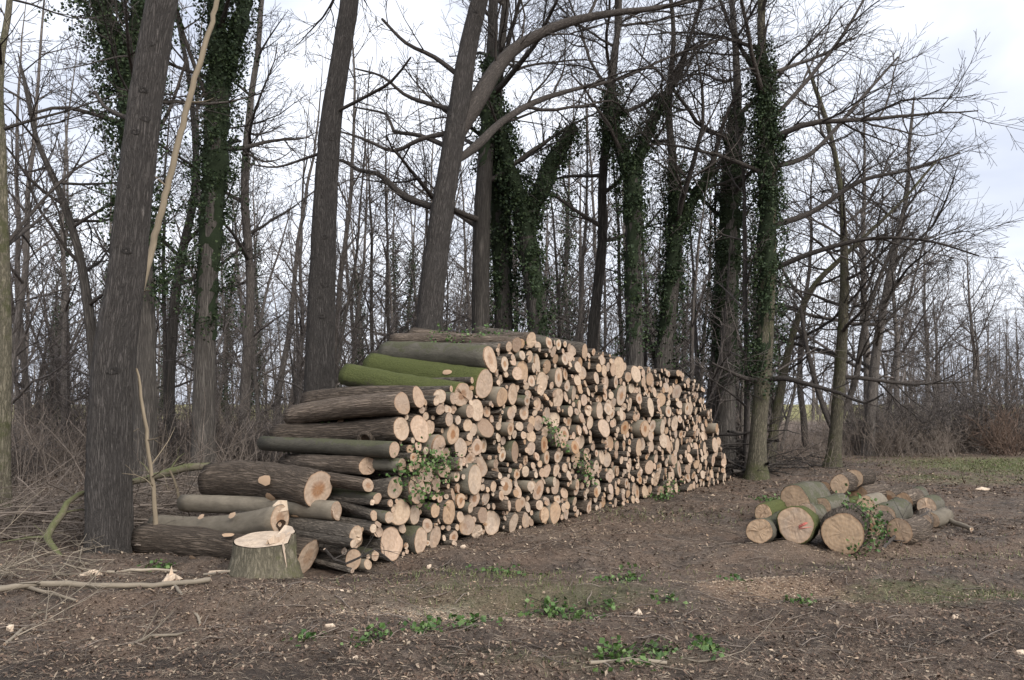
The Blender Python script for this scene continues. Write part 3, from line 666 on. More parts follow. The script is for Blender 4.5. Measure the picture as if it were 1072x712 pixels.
def leaves(rg, centers, size, n_each, spread):
    """small four-cornered folded leaves scattered round centres -> V, quads, tint"""
    c = np.repeat(np.asarray(centers, float), n_each, 0); m = len(c)
    pos = c + rg.normal(0, 1, (m, 3)) * spread
    d = rg.normal(0, 1, (m, 3)); d[:, 2] -= .5; d /= np.linalg.norm(d, axis=1, keepdims=True)
    e = np.cross(d, rg.normal(0, 1, (m, 3))); e /= np.linalg.norm(e, axis=1, keepdims=True)
    nn = np.cross(d, e); s = size * rg.uniform(.6, 1.3, (m, 1))
    V = np.stack([pos - d * s * .5, pos + e * s * .5 + nn * s * .12, pos + d * s * .6, pos - e * s * .5 + nn * s * .12], 1).reshape(-1, 3)
    return V, np.arange(4 * m).reshape(m, 4), np.repeat(rg.rand(m), 4)
def ivy_on(path, z0, z1, spread, count, seed, parent, size=.052, stems=True):
    rg = np.random.RandomState(seed); pts = path[(path[:, 2] > z0) & (path[:, 2] < z1)]
    if len(pts) < 2: return
    # the matted stems and shaded leaves close to the bark
    runs, cur = [], [pts[0]]
    for q in pts[1:]:
        if np.linalg.norm(q[:3] - cur[-1][:3]) < .5: cur.append(q)
        else: runs.append(cur); cur = [q]
    runs.append(cur)
    pl = []
    for run in runs:
        if len(run) < 4: continue
        run = np.array(run); t_ = np.clip((run[:, 2] - z0) / (z1 - z0 + 1e-6), 0, 1)
        pl.append(([tuple(q[:3]) for q in run], list(run[:, 3] * (1.0 - .12 * (1 - t_)) + spread * .3 * np.clip(t_ * 2.2, 0, 1) * rg.uniform(.5, 1.2, len(run)))))
    if pl:
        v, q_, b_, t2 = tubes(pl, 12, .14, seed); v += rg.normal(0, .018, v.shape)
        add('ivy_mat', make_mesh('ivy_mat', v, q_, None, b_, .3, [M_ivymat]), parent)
    ncl = int(count * 2.3) // 26; i = rg.randint(0, len(pts), ncl)
    # thinner toward the lower end of the growth
    tz = (pts[i, 2] - z0) / (z1 - z0 + 1e-6); ok = rg.rand(ncl) < .35 + .9 * tz; i = i[ok]; ncl = len(i)
    a = rg.uniform(0, 6.28, ncl); tilt = np.abs(rg.normal(0, spread * .7, ncl)) + spread * .3
    c = pts[i, :3] + np.stack([np.cos(a), np.sin(a), 0 * a], -1) * (pts[i, 3] + tilt)[:, None]; c[:, 2] += rg.uniform(-.25, .25, ncl)
    V, Q, T = leaves(rg, c, size, 26, [.07, .07, .11])
    add('ivy', make_mesh('ivy', V, Q, None, None, T, [M_ivy], smooth=False), parent)

def hero(spec):
    rg = random.Random(spec['seed']); d = spec['d']
    path = []
    for x, y, w in spec['path']:
        p = P(x, y, d); path.append([*p, w / FPX * d / 2])
    path = np.array(path)
    gzb = gz1(path[0, 0], path[0, 1])
    if path[0, 2] > gzb: path = np.vstack([[path[0, 0] - (path[1, 0] - path[0, 0]) * .1, path[0, 1], gzb, path[0, 3] * 1.08], path])
    path[0, 2] = gzb - .12
    # carry the stem on above the picture
    lead = path[-1, :3] - path[-2, :3]; lead /= np.linalg.norm(lead)
    p, r = path[-1].copy(), path[-1, 3]; top = spec.get('top', 15.0)
    while p[2] < top and r > .03:
        lead = lead + np.array([rg.gauss(0, .10), rg.gauss(0, .10), .16]); lead /= np.linalg.norm(lead)
        p[:3] = p[:3] + lead * 1.2; r *= .87; p[3] = r; path = np.vstack([path, p])
    path = np.vstack([path, [*(p[:3] + lead * .8), .01]])
    sp = smooth_path(path, .16)
    h = sp[:, 2] - gzb; sp[:, 3] = np.maximum(sp[:, 3], .008) * (1 + spec.get('flare', .45) * np.exp(-np.clip(h, 0, 9) / .22))
    sp[1:-1, 0] += np.array([rg.gauss(0, .003) for _ in range(len(sp) - 2)])
    base = sp[0, :3].copy(); base[2] = gzb
    root = bpy.data.objects.new(spec.get('name', 'bare_tree'), None); COL.objects.link(root); root.location = base
    tag(root, spec['label'], spec.get('cat', 'tree'), spec.get('group'))
    sp[:, :3] -= base
    dens = spec.get('dens', (1.6, 3.0, 5.0, 6.5)); rmin = spec.get('rmin', .0042); lv = spec.get('lev', 4)
    out = [[] for _ in range(6)]
    pts = [tuple(q[:3]) for q in sp]; rad = list(sp[:, 3])
    dirs = [norm(tuple(q)) for q in np.gradient(sp[:, :3], axis=0)]
    limbs, ivs = [], [sp]
    for lm in spec.get('limbs', []):
        dd = lm[0]; n = len(lm) - 2
        row = []
        for i, (x, y, w) in enumerate(lm[1:]):
            q = P(x, y, d + dd * i / max(1, n)) - base; row.append([*q, w / FPX * d / 2])
        # root the limb inside the stem
        j = int(np.argmin(np.abs(sp[:, 2] - row[0][2]))); row[0][:3] = list(sp[j, :3])
        ls = smooth_path(row, .22); limbs.append(ls)
        lp = [tuple(q[:3]) for q in ls]; lr = [max(.006, v) for v in ls[:, 3]]
        ld = [norm(tuple(q)) for q in np.gradient(ls[:, :3], axis=0)]
        out[1].append((lp, lr)); LL = len(lp) * .22
        spawn(out, rg, lp, lr, ld, LL * .8, 1, lv, spec.get('wander', .10), spec.get('up', .045), dens, rmin, .25)
    # boughs off the stem
    nb = spec.get('boughs', 12); z0 = spec.get('bz', 4.0); zt = sp[-1, 2]
    cand = [i for i in range(len(pts)) if z0 < pts[i][2] < zt - .3]
    azi = rg.uniform(0, 6.28)
    for j in range(nb if cand else 0):
        i = cand[min(len(cand) - 1, int((j + rg.random()) / nb * len(cand)))]; azi += 2.4 + rg.uniform(-.6, .6)
        t = (pts[i][2] - z0) / (zt - z0)
        nd = norm((math.cos(azi), math.sin(azi), rg.uniform(.05, .8)))
        l = spec.get('bl', 4.0) * rg.uniform(.6, 1.2) * (1.1 - .7 * t)
        grow(out, rg, pts[i], nd, l, min(rad[i] * .5, .016 * l + .006), 1, lv, spec.get('wander', .10), spec.get('up', .045), dens, rmin)
    add('trunk', tube_mesh('trunk', [([(pts, rad)], 28 if d < 15 else 20)], spec.get('mat', M_trunk), spec.get('lump', .05), spec['seed']), root)
    parts = [(out[1], 8), (out[2], 5), (out[3], 3), (out[4], 3)]
    if any(p for p, k in parts): add('crown', tube_mesh('crown', parts, spec.get('tmat', M_twig), .05, spec['seed']), root)
    # burrs and old branch scars on the lower stem
    for y_, side in spec.get('knots', []):
        z = P(536, y_, d)[2] - base[2]; j = int(np.argmin(np.abs(sp[:, 2] - z))); rr = sp[j, 3]; a = R_(-90 + side)
        c = sp[j, :3] + np.array([math.cos(a), math.sin(a), 0]) * rr * .88; kv = []; n = 12
        for f, o_ in ((1.0, 0), (.75, .35), (.4, .3), (.0, .05)):
            for i in range(n):
                q = i / n * 6.283; e = rr * .34 * f * rg.uniform(.85, 1.15)
                kv.append(c + np.array([math.cos(a), math.sin(a), 0]) * rr * .32 * o_ + np.array([-math.sin(a), math.cos(a), 0]) * math.cos(q) * e + np.array([0, 0, 1]) * math.sin(q) * e * .7)
        id_ = np.arange(4 * n).reshape(4, n); nx = np.roll(id_, -1, 1)
        qs = np.concatenate([np.stack([id_[i], nx[i], nx[i + 1], id_[i + 1]], -1) for i in range(3)])
        add('knot', make_mesh('knot', kv, qs, None, np.array(kv), .05, [spec.get('mat', M_trunk)]), root)
    if 'ivy' in spec:
        y0, y1, spread, count = spec['ivy'][:4]
        za, zb = P(536, y0, d)[2] - base[2], P(536, y1, d)[2] - base[2]
        allp = np.vstack([sp] + [l for l in limbs if spec.get('ivylimbs', True) and l[0, 3] > 7.5 / FPX * d / 2])
        ivy_on(allp, za, zb, spread, count, spec['seed'], root)
    return root

heroes = [
    dict(seed=1, d=8.5, path=[(114, 577, 44), (114, 500, 42), (116, 420, 41), (121, 360, 39), (131, 295, 36), (141, 200, 34), (153, 100, 33), (170, -5, 30), (178, -60, 27)], flare=.05, bz=9.0, boughs=8, bl=4, knots=[(20, -20), (52, 10), (105, 15), (128, 35), (150, 5), (187, 0), (201, -5), (262, 20), (345, -25), (395, 25)], top=15,
         limbs=[[.5, (136, 126, 6), (122, 119, 5), (108, 110, 4), (100, 96, 2.5)]], dens=(1.5, 2.2, 3.5, 5), label='stout grey-brown furrowed trunk leaning right beside the brush at the stack\'s low end'),
    dict(seed=2, d=13.5, mat=M_trunkd, path=[(152, 500, 24), (152, 400, 22), (150, 300, 21), (142, 180, 20), (138, 90, 17), (148, 20, 13), (152, -40, 11)], ivy=(330, -60, .30, 8500), bz=5.5, boughs=9,
         limbs=[[0, (138, 110, 13), (120, 50, 14), (104, 0, 12), (92, -60, 9)], [1, (140, 170, 5), (175, 120, 4), (196, 60, 3)], [-1, (140, 130, 6), (70, 113, 4), (30, 120, 2.5)]], label='tree thick with dark ivy right behind the stout leaning trunk'),
    dict(seed=4, d=15.5, mat=M_trunkd, path=[(213, 500, 27), (213, 430, 23), (216, 330, 21), (222, 230, 19), (227, 140, 18), (228, 60, 12), (226, -20, 10)], ivy=(360, -10, .24, 6500), bz=6.5, boughs=8,
         limbs=[[.5, (226, 110, 11), (240, 60, 10), (252, 20, 9), (262, -30, 8)], [-1, (215, 130, 5), (190, 30, 4), (180, -20, 3)], [1, (222, 190, 7), (240, 150, 7), (252, 148, 3)]], label='forked ivy-clad tree standing clear between the leaning trunk and the next tall stem'),
    dict(seed=5, d=12.5, path=[(334, 420, 31), (335, 360, 29), (337, 300, 27), (341, 200, 24), (346, 130, 22), (355, 70, 20), (366, 0, 19), (372, -60, 16)], flare=.2, bz=9, boughs=10, knots=[(312, -10), (300, 30), (250, 20), (205, -15), (153, 30), (330, 20)], top=15,
         limbs=[[1, (346, 155, 4), (322, 165, 3), (290, 175, 2.5), (262, 172, 2)], [-1, (350, 120, 4), (385, 100, 3.5), (410, 85, 3), (430, 60, 2)]], label='tall straight grey-brown trunk rising behind the low bark-covered log ends'),
    dict(seed=6, d=13.2, path=[(448, 420, 31), (449, 345, 28), (455, 280, 26), (463, 220, 24), (472, 165, 23), (481, 110, 23), (489, 55, 20), (502, 0, 18), (516, -60, 15)], flare=.2, bz=9, boughs=8, top=15,
         limbs=[[1.0, (478, 150, 17), (500, 105, 19), (520, 72, 16), (545, 47, 13), (590, 25, 11), (640, 14, 8), (690, 8, 6), (745, -4, 4)],
                [2.0, (470, 175, 6), (500, 152, 10), (525, 128, 8), (560, 107, 7), (600, 94, 5), (650, 82, 4), (705, 58, 3), (760, 40, 2)],
                [1.5, (458, 218, 8), (425, 207, 8), (408, 192, 7), (395, 182, 6), (375, 178, 5), (358, 168, 4), (330, 170, 2)],
                [1.2, (468, 155, 6), (440, 142, 5), (412, 137, 4), (405, 120, 3), (370, 112, 2)],
                [1.0, (466, 140, 6), (440, 146, 5), (412, 158, 4), (380, 145, 3), (350, 136, 2)],
                [.9, (481, 118, 7), (462, 112, 6), (440, 106, 5), (422, 98, 4), (400, 80, 3), (372, 72, 2)],
                [.8, (483, 80, 6), (455, 60, 5), (425, 45, 4), (400, 20, 3)]], wander=.16, up=.02, dens=(1.6, 2.9, 4.8, 6.5), label='big oak with a forked trunk and a long bough arching out over the log stack'),
    dict(seed=7, d=16.5, mat=M_trunkd, path=[(503, 420, 21), (503, 330, 19), (504, 240, 18), (508, 170, 17), (513, 100, 14), (516, 20, 11)], ivy=(180, 60, .10, 1200), bz=5, boughs=13,
         limbs=[[1, (500, 240, 7), (470, 218, 6), (440, 212, 4), (400, 190, 2.5)]], label='straight bare-stemmed tree just right of the big forked oak'),
    dict(seed=8, d=17, mat=M_trunkd, path=[(529, 420, 22), (527, 330, 19), (524, 240, 18), (520, 160, 15), (522, 80, 10), (530, 0, 8)], ivy=(350, 110, .15, 3639), bz=6.5, boughs=9, label='upright ivied tree between the bare-stemmed tree and the hooked ivied one'),
    dict(seed=9, d=16.5, mat=M_trunkd, path=[(566, 420, 24), (562, 330, 21), (553, 260, 19), (546, 215, 17), (537, 190, 12), (528, 150, 8)], top=8.0, ivy=(360, 120, .15, 4875), bz=7, boughs=3, bl=2,
         limbs=[[0, (551, 235, 13), (566, 200, 13), (576, 175, 12), (590, 150, 10), (602, 132, 6)]], label='hooked ivied tree with a stub arm bending right above the log stack'),
    dict(seed=10, d=17.5, mat=M_trunkd, path=[(616, 430, 14), (621, 345, 11), (630, 260, 10), (631, 190, 9), (637, 120, 8), (645, 50, 6)], bz=4.5, boughs=15, bl=3.2, ivy=(170, 90, .08, 900), label='slender sinuous tree behind the crest of the log stack'),
    dict(seed=11, d=16.5, mat=M_trunkd, path=[(665, 440, 20), (664, 360, 18), (663, 270, 17), (662, 200, 16), (654, 165, 12), (642, 130, 10), (640, 80, 8), (648, 20, 6)], ivy=(370, 90, .14, 4400), bz=6.5, boughs=13,
         limbs=[[.5, (662, 190, 10), (675, 150, 9), (692, 110, 8), (712, 75, 6), (722, 40, 4), (735, 0, 3)]], label='ivied tree forking like a lyre behind the middle of the log stack'),
    dict(seed=12, d=17.5, mat=M_trunkd, path=[(688, 450, 20), (696, 360, 18), (704, 290, 16), (708, 230, 14), (704, 170, 9), (700, 110, 7), (705, 40, 5)], ivy=(380, 170, .12, 3360), bz=5.5, boughs=13,
         limbs=[[-.5, (707, 245, 9), (728, 205, 8), (745, 175, 6), (757, 130, 4), (775, 90, 3)]], label='leaning ivied tree with a side arm, beside the lyre-shaped one'),
    dict(seed=13, d=18.5, mat=M_trunkd, path=[(757, 470, 26), (758, 400, 23), (760, 320, 22), (763, 240, 20), (766, 170, 14), (772, 110, 10), (770, 50, 7)], ivy=(420, 110, .20, 4900), bz=5.5, boughs=14, bl=4.5, label='stout ivied tree standing at the far end of the log stack'),
    dict(seed=14, d=16.8, mat=M_trunkg, path=[(792, 500, 21), (794, 450, 17), (799, 390, 17), (803, 300, 17), (804, 200, 16), (801, 120, 13), (798, 60, 10), (797, 0, 8)], flare=.35, ivy=(400, 55, .15, 6800), bz=5.5, boughs=16, bl=4.8, lump=.03,
         limbs=[[-1.5, (799, 398, 6), (820, 396, 5.5), (845, 402, 4.5), (880, 412, 3.5), (905, 422, 2.5), (925, 412, 1.5)], [-.5, (799, 398, 5), (780, 396, 5), (762, 388, 3), (745, 380, 2)],
                [1.0, (804, 240, 7), (850, 222, 6), (900, 190, 5), (950, 178, 3.5), (1005, 160, 2)],
                [2.0, (803, 180, 6), (850, 160, 5), (900, 105, 4), (940, 60, 2.5)],
                [-2.0, (804, 285, 6), (850, 265, 5.5), (910, 250, 4), (970, 252, 2.5), (1025, 268, 1.5)],
                [.5, (802, 130, 5), (840, 90, 4.5), (880, 40, 3.5), (910, -10, 2.5)], [.5, (800, 90, 5), (770, 40, 4), (750, -10, 3)]],
         ivylimbs=False, dens=(1.6, 3.0, 4.9, 6.5), label='ivied tree with a bare green foot and boughs sweeping right, past the stack\'s far end'),
    dict(seed=15, d=21, mat=M_trunkg, path=[(806, 480, 10), (815, 420, 9), (830, 350, 7), (852, 300, 6), (890, 262, 4.5), (940, 215, 3)], bz=3.2, boughs=14, bl=3.6, top=7.5, wander=.1, label='slanting slim tree bending right behind the ivied green-footed tree'),
    dict(seed=16, d=20, mat=M_trunkg, path=[(872, 487, 14), (876, 440, 12), (880, 380, 11), (884, 300, 9), (882, 220, 6)], bz=2.0, boughs=18, bl=3.4, top=9,
         limbs=[[.5, (876, 455, 7), (860, 420, 6), (846, 370, 5), (838, 320, 3)], [.5, (876, 450, 7), (895, 400, 6), (905, 340, 5), (925, 280, 4), (955, 215, 2)]], label='many-stemmed green-barked tree behind the short heap of rounds'),
    dict(seed=17, d=24, mat=M_far, path=[(908, 480, 12), (912, 420, 11), (920, 350, 9), (935, 270, 7), (950, 200, 4)], bz=2.5, boughs=18, bl=4.0, top=9.5, label='spreading bare tree at the wood\'s edge, right of the many-stemmed one'),
    dict(seed=18, d=10.5, mat=M_trunkg, path=[(1, 545, 17), (3, 450, 14), (5, 350, 12), (3, 260, 11), (2, 170, 9), (0, 80, 7)], bz=3.5, boughs=10, bl=3.0, top=9, limbs=[[1, (3, 260, 4), (40, 215, 3.5), (75, 180, 3), (110, 160, 2)]], label='slim green-tinged tree at the clearing\'s brushy end, away from the stack'),
    dict(seed=19, d=18, mat=M_trunkd, path=[(190, 500, 11), (178, 430, 10), (182, 330, 10), (190, 270, 9), (205, 190, 7), (200, 100, 5)], bz=3.5, boughs=12, bl=3.5, top=12, label='slim crooked tree between the stout leaning trunk and the forked ivied tree'),
    dict(seed=20, d=19, mat=M_far, path=[(255, 500, 13), (257, 400, 11), (262, 300, 9), (256, 200, 9), (262, 110, 7)], bz=4.5, boughs=11, bl=3.5, top=13, label='medium bare tree between the forked ivied tree and the tall straight trunk'),
    dict(seed=21, d=14.5, mat=M_trunkd, path=[(105, 495, 13), (100, 400, 11), (92, 320, 10), (80, 255, 8), (62, 200, 7), (40, 150, 5)], bz=3.3, boughs=12, bl=3.2, top=7.5, label='crooked thin tree leaning away behind the stout leaning trunk'),
]
for sp_ in heroes: hero(sp_)

# pale peeled snag leaning behind the stout trunk
def stick(name, pxs, mat, label, cat, group=None, ground=False, d=None, k=10, seed=0, dd=0.0, side=0, lift=.0):
    rows = []
    for i, (x, y, w) in enumerate(pxs):
        if ground: q = G(x, y); q[2] = gz1(q[0], q[1]) + w / FPX * q[1] / 2 * .8 + lift
        else: q = P(x, y, d + dd * i / max(1, len(pxs) - 1))
        rows.append([*q, w / FPX * q[1] / 2])
    b = np.array(rows[0][:3]); sp = smooth_path(rows, .12)
    rg = random.Random(seed + 7)
    sp[1:-1, :3] += np.array([[rg.gauss(0, .006) for _ in range(3)] for _ in range(len(sp) - 2)]); sp[:, :3] -= b
    out = [[] for _ in range(6)]; main = ([tuple(q[:3]) for q in sp], list(sp[:, 3]))
    if side:
        dr = [norm(tuple(q)) for q in np.gradient(sp[:, :3], axis=0)]
        for _ in range(side):
            i = rg.randrange(1, len(sp) - 1); grow(out, rg, main[0][i], norm((dr[i][0] + rg.gauss(0, .7), dr[i][1] + rg.gauss(0, .7), abs(rg.gauss(.2, .3)))), rg.uniform(.2, .6), main[1][i] * .45, 3, 4, .15, 0, (2, 2, 3, 3), .002)
    me = tube_mesh(name, [([main], k), (out[3], 4), (out[4], 3)], mat, .07, seed)
    o = add(name, me, loc=tuple(b), label=label, cat=cat, group=group)
    # sawn or snapped ends
    ev, et, eb = [], [], []
    for j, sgn in ((0, -1), (len(sp) - 1, 1)):
        t = sp[min(j + 1, len(sp) - 1), :3] - sp[max(j - 1, 0), :3]; t /= np.linalg.norm(t) + 1e-9
        u = np.cross(t, [.1, .1, 1]); u /= np.linalg.norm(u) + 1e-9; w = np.cross(t, u); o0 = len(ev); r = sp[j, 3] * .95
        ev.append(sp[j, :3] + t * sgn * r * .4); eb.append((0, 0, 0))
        for i in range(8):
            q = i / 8 * 6.283; ev.append(sp[j, :3] + (u * math.cos(q) + w * math.sin(q)) * r + t * sgn * rg.uniform(0, .5) * r); eb.append((r * math.cos(q), r * math.sin(q), .8))
        et += [(o0, o0 + 1 + i, o0 + 1 + (i + 1) % 8) for i in range(8)]
    add('broken_end', make_mesh('broken_end', ev, None, et, np.array(eb), .4, [M_fresh], smooth=False), o)
    return o
stick('dead_snag', [(104, 535, 9), (113, 450, 8), (129, 375, 8), (149, 300, 6.5), (165, 238, 6.5), (181, 172, 6.2), (195, 115, 6), (209, 66, 5.6), (222, 22, 5), (229, -10, 5), (236, -60, 4)], M_dead, 'pale peeled dead trunk leaning right behind the stout grey trunk', 'dead tree', d=10.2, dd=1.2, seed=31, side=4)
stick('broken_pole', [(163, 552, 5), (160, 510, 4.2), (153, 450, 3.6), (147, 405, 3), (143, 386, 2)], M_dead, 'thin pale broken pole standing upright beside the smooth greenish log', 'pole', d=8.6, seed=32, side=4)
stick('broken_pole', [(192, 536, 4), (185, 512, 3), (178, 493, 2)], M_dead, 'short pale stick propped against the curved dark log', 'stick', d=9.3, seed=33)
stick('mossy_branch', [(132, 507, 6), (160, 499, 7), (185, 492, 8), (205, 489, 8), (222, 487, 6)], M_mstick, 'mossy dead bough lying level over the brush behind the stack\'s low end', 'branch', d=9.7, seed=34, side=5)
stick('mossy_branch', [(67, 587, 4), (57, 574, 6), (49, 563, 8), (55, 550, 7), (66, 538, 7), (70, 527, 6), (83, 518, 5), (98, 512, 3)], M_mstick, 'crooked mossy branch bent upward in the brush beside the stout trunk', 'branch', d=8.1, dd=.7, seed=35, side=5)
stick('fallen_branch', [(-10, 547, 8), (20, 545, 9), (46, 543, 8)], M_mstick, 'short dead log lying in the brush away from the stack', 'branch', ground=True, seed=36)
stick('fallen_branch', [(-30, 631, 6), (40, 627, 6), (100, 623, 5.5), (160, 617, 5), (220, 614, 5)], M_stick, 'long straight pale pole lying on the leaf litter before the stump', 'branch', ground=True, seed=37, side=2, lift=.03)
stick('fallen_branch', [(-20, 620, 4), (30, 628, 4), (80, 634, 2.5)], M_stick, 'thin pale pole crossing under the long straight pole', 'branch', ground=True, seed=38, side=1, lift=.01)
stick('fallen_branch', [(112, 599, 3.5), (150, 599, 3), (185, 598, 2)], M_stick, 'thin stick between the stout trunk and the furrowed log', 'branch', ground=True, seed=39, lift=.02)
stick('fallen_branch', [(214, 599, 3), (240, 604, 3), (266, 603, 2.5)], M_stick, 'thin stick lying at the foot of the stump', 'branch', ground=True, seed=40, lift=.02)
stick('fallen_branch', [(618, 699, 3.6), (650, 697, 3.6), (698, 696, 3.8)], M_stick, 'straight stick lying under the ivy sprigs on the open track', 'branch', ground=True, seed=41, lift=.01, side=2)
stick('fallen_branch', [(700, 688, 2.4), (730, 694, 2.4), (765, 693, 2)], M_stick, 'thin bent stick beside the ivy sprigs on the open track', 'branch', ground=True, seed=42, side=2)
stick('fallen_branch', [(985, 546, 4), (1000, 551, 5), (1017, 556, 4.5)], M_stick, 'stout pale stick beside the far right round of the short heap', 'branch', ground=True, seed=43, lift=.02)
stick('fallen_branch', [(925, 574, 3), (935, 563, 3), (950, 550, 2.5), (972, 535, 2)], M_twig, 'dark twig leaning on the furrowed near right round', 'branch', d=8.5, dd=1.2, seed=44, side=3)
stick('fallen_branch', [(136, 679, 4), (160, 667, 3.5), (185, 668, 3), (205, 660, 2.2)], M_stick, 'bent grey twig lying alone on the dark soil of the track', 'branch', ground=True, seed=45, side=2)
stick('fallen_branch', [(340, 575, 3), (362, 590, 2.5), (392, 577, 2), (412, 590, 1.5)], M_twig, 'dark twiggy branch fallen against the lowest logs beside the stump', 'branch', d=7.4, dd=.3, seed=46, side=5)
stick('fallen_branch', [(5, 676, 4), (22, 665, 4), (45, 650, 3.5), (64, 644, 3)], M_stick, 'forked pale stick on the litter below the long straight pole', 'branch', ground=True, seed=47, side=3)
stick('fallen_branch', [(210, 640, 2.6), (190, 626, 3), (182, 615, 2.6)], M_stick, 'short dark stick pointing at the torn wood chunk', 'branch', ground=True, seed=48)
stick('fallen_branch', [(480, 655, 2.5), (520, 647, 2.5), (560, 646, 2)], M_stick, 'thin stick in the weeds on the open track', 'branch', ground=True, seed=49, side=1)

# ------------------------------------------------------------------ the wood behind: shared stems, each tree a thing
def proto(seed, Ht, r0, bz, nb, bl, lev, dens, rmin, wander, up, lean=.05, stems=1):
    rg = random.Random(seed); out = [[] for _ in range(6)]; trunks = []
    for s in range(stems):
        a = rg.uniform(0, 6.28); d = norm((math.cos(a) * (lean if stems == 1 else .28), math.sin(a) * (lean if stems == 1 else .28), 1))
        p = (0, 0, -.1) if stems == 1 else (math.cos(a) * r0 * .8, math.sin(a) * r0 * .8, -.1)
        H_ = Ht * (1 if s == 0 else rg.uniform(.6, .95)); n = int(H_ / .5); pts, rad, dirs = [p], [r0 * 1.25], [d]
        for i in range(n):
            d = norm((d[0] + rg.gauss(0, .045), d[1] + rg.gauss(0, .045), d[2] + .05)); p = tuple(p[j] + d[j] * .5 for j in range(3))
            pts.append(p); rad.append(max(.008, r0 * max(0, 1 - (i + 1) / n) ** .8)); dirs.append(d)
        trunks.append((pts, rad)); azi = rg.uniform(0, 6.28)
        nbs = nb if stems == 1 else max(3, nb // stems)
        for j in range(nbs):
            i = min(n, int((bz + (H_ - bz) * (j + rg.random()) / nbs) / .5)); azi += 2.4 + rg.uniform(-.6, .6); t = i / n
            nd = norm((math.cos(azi), math.sin(azi), rg.uniform(.35, 1.3))); l = bl * rg.uniform(.6, 1.2) * (1.15 - .7 * t)
            grow(out, rg, pts[i], nd, l, min(rad[i] * .55, .014 * l + .004), 1, lev, wander, up, dens, rmin)
    return (tube_mesh('trunk', [(trunks, 10)], M_far, .03, seed), tube_mesh('crown', [(out[1], 5), (out[2], 3), (out[3], 3), (out[4], 3)], M_twigr, 0, seed))
D3 = (1.6, 3.3, 5.2, 4)
protos = {
    'tall': [proto(100 + i, 15 + i, .10 + .018 * i, 3.2, 20, 3.2, 3, D3, .0078, .11, .05) for i in range(4)],
    'broad': [proto(120 + i, 12 + i, .15, 2.4, 17, 4.4, 3, D3, .0078, .12, .03) for i in range(3)],
    'pole': [proto(140 + i, 9 + 1.5 * i, .055 + .015 * i, 1.4, 20, 2.1, 3, (1.5, 3.2, 5.0, 4), .0065, .11, .05) for i in range(3)],
    'coppice': [proto(160 + i, 6.5 + i, .06, .8, 28, 2.2, 3, (1.5, 3.0, 4.8, 4), .0068, .12, .04, stems=5) for i in range(3)],
}
ivyproto = []
for i, (tm, cm) in enumerate(protos['tall'][:2]):
    rg_ = np.random.RandomState(50 + i); co = np.zeros(len(tm.vertices) * 3, np.float32); tm.vertices.foreach_get('co', co); co = co.reshape(-1, 3)
    pts = co[(co[:, 2] > .8) & (co[:, 2] < 9)]; c = pts[rg_.randint(0, len(pts), 150)] + rg_.normal(0, .12, (150, 3))
    V, Q, T = leaves(rg_, c, .075, 26, [.12, .12, .25]); ivyproto.append(make_mesh('ivy', V, Q, None, None, T, [M_ivy], smooth=False))
placed = []
LAB = {'tall': 'tall slender bare tree', 'broad': 'broad-crowned bare tree', 'pole': 'thin bare sapling', 'coppice': 'bushy many-stemmed bare tree'}
def plant(kind, x, y, rg, where, ivy=False):
    i = rg.randrange(len(protos[kind])); ivy = ivy and kind == 'tall'
    if ivy: i = rg.randrange(2)
    tm, cm = protos[kind][i]
    root = bpy.data.objects.new('background_tree' if kind != 'pole' else 'sapling', None); COL.objects.link(root)
    root.location = (x, y, gz1(x, y) if math.hypot(x, y) < 60 else 0); root.rotation_euler = (0, 0, rg.uniform(0, 6.28)); s = rg.uniform(.85, 1.2) * (.78 if x / y > .46 else 1); root.scale = (s, s, s)
    tag(root, f"{LAB[kind]}{' with ivied stem' if ivy else ''} {'on edge of' if y < 26 else 'in' if y < 45 else 'deep in'} wood {where}", 'tree', 'trees of the wood behind the clearing')
    add('trunk', tm, root); add('crown', cm, root)
    if ivy: add('ivy', ivyproto[i], root)
rgp = random.Random(77)
def where(x):
    return ('behind stout leaning trunk' if x < 200 else 'beside the tall straight trunk' if x < 335 else 'beside the forked oak' if x < 450 else
            'behind crest of log stack' if x < 650 else 'behind far end of log stack' if x < 800 else 'behind the short heap of rounds' if x < 930 else 'beyond the grassy track')
tries = 0; cnt = 0
while cnt < 250 and tries < 20000:
    tries += 1
    px = rgp.uniform(-140, 1210); d = 16.5 + 58 * rgp.random() ** 1.05
    if px > 790 and d < 25 + (px - 790) * .012: continue
    x = (px - 536) / FPX * d
    mind = .8 + d * .013
    if any((x - a) ** 2 + (d - b) ** 2 < mind * mind for a, b in placed): continue
    if px > 850 and d > 48 and rgp.random() < .5: continue
    if 818 < px < 846 and d > 30: continue                     # the gap that looks out to the field
    kind = rgp.choices(['tall', 'broad', 'pole', 'coppice'], (4, 1.2, 4, 1.6) if px < 800 else (1.2, 3, 2.5, 3.5))[0]
    if d < 27 and kind in ('tall', 'broad'): kind = 'pole'
    if px > 960 and kind == 'tall': kind = 'coppice'
    plant(kind, x, d, rgp, where(px), ivy=rgp.random() < .28); placed.append((x, d)); cnt += 1
print('background trees', cnt)

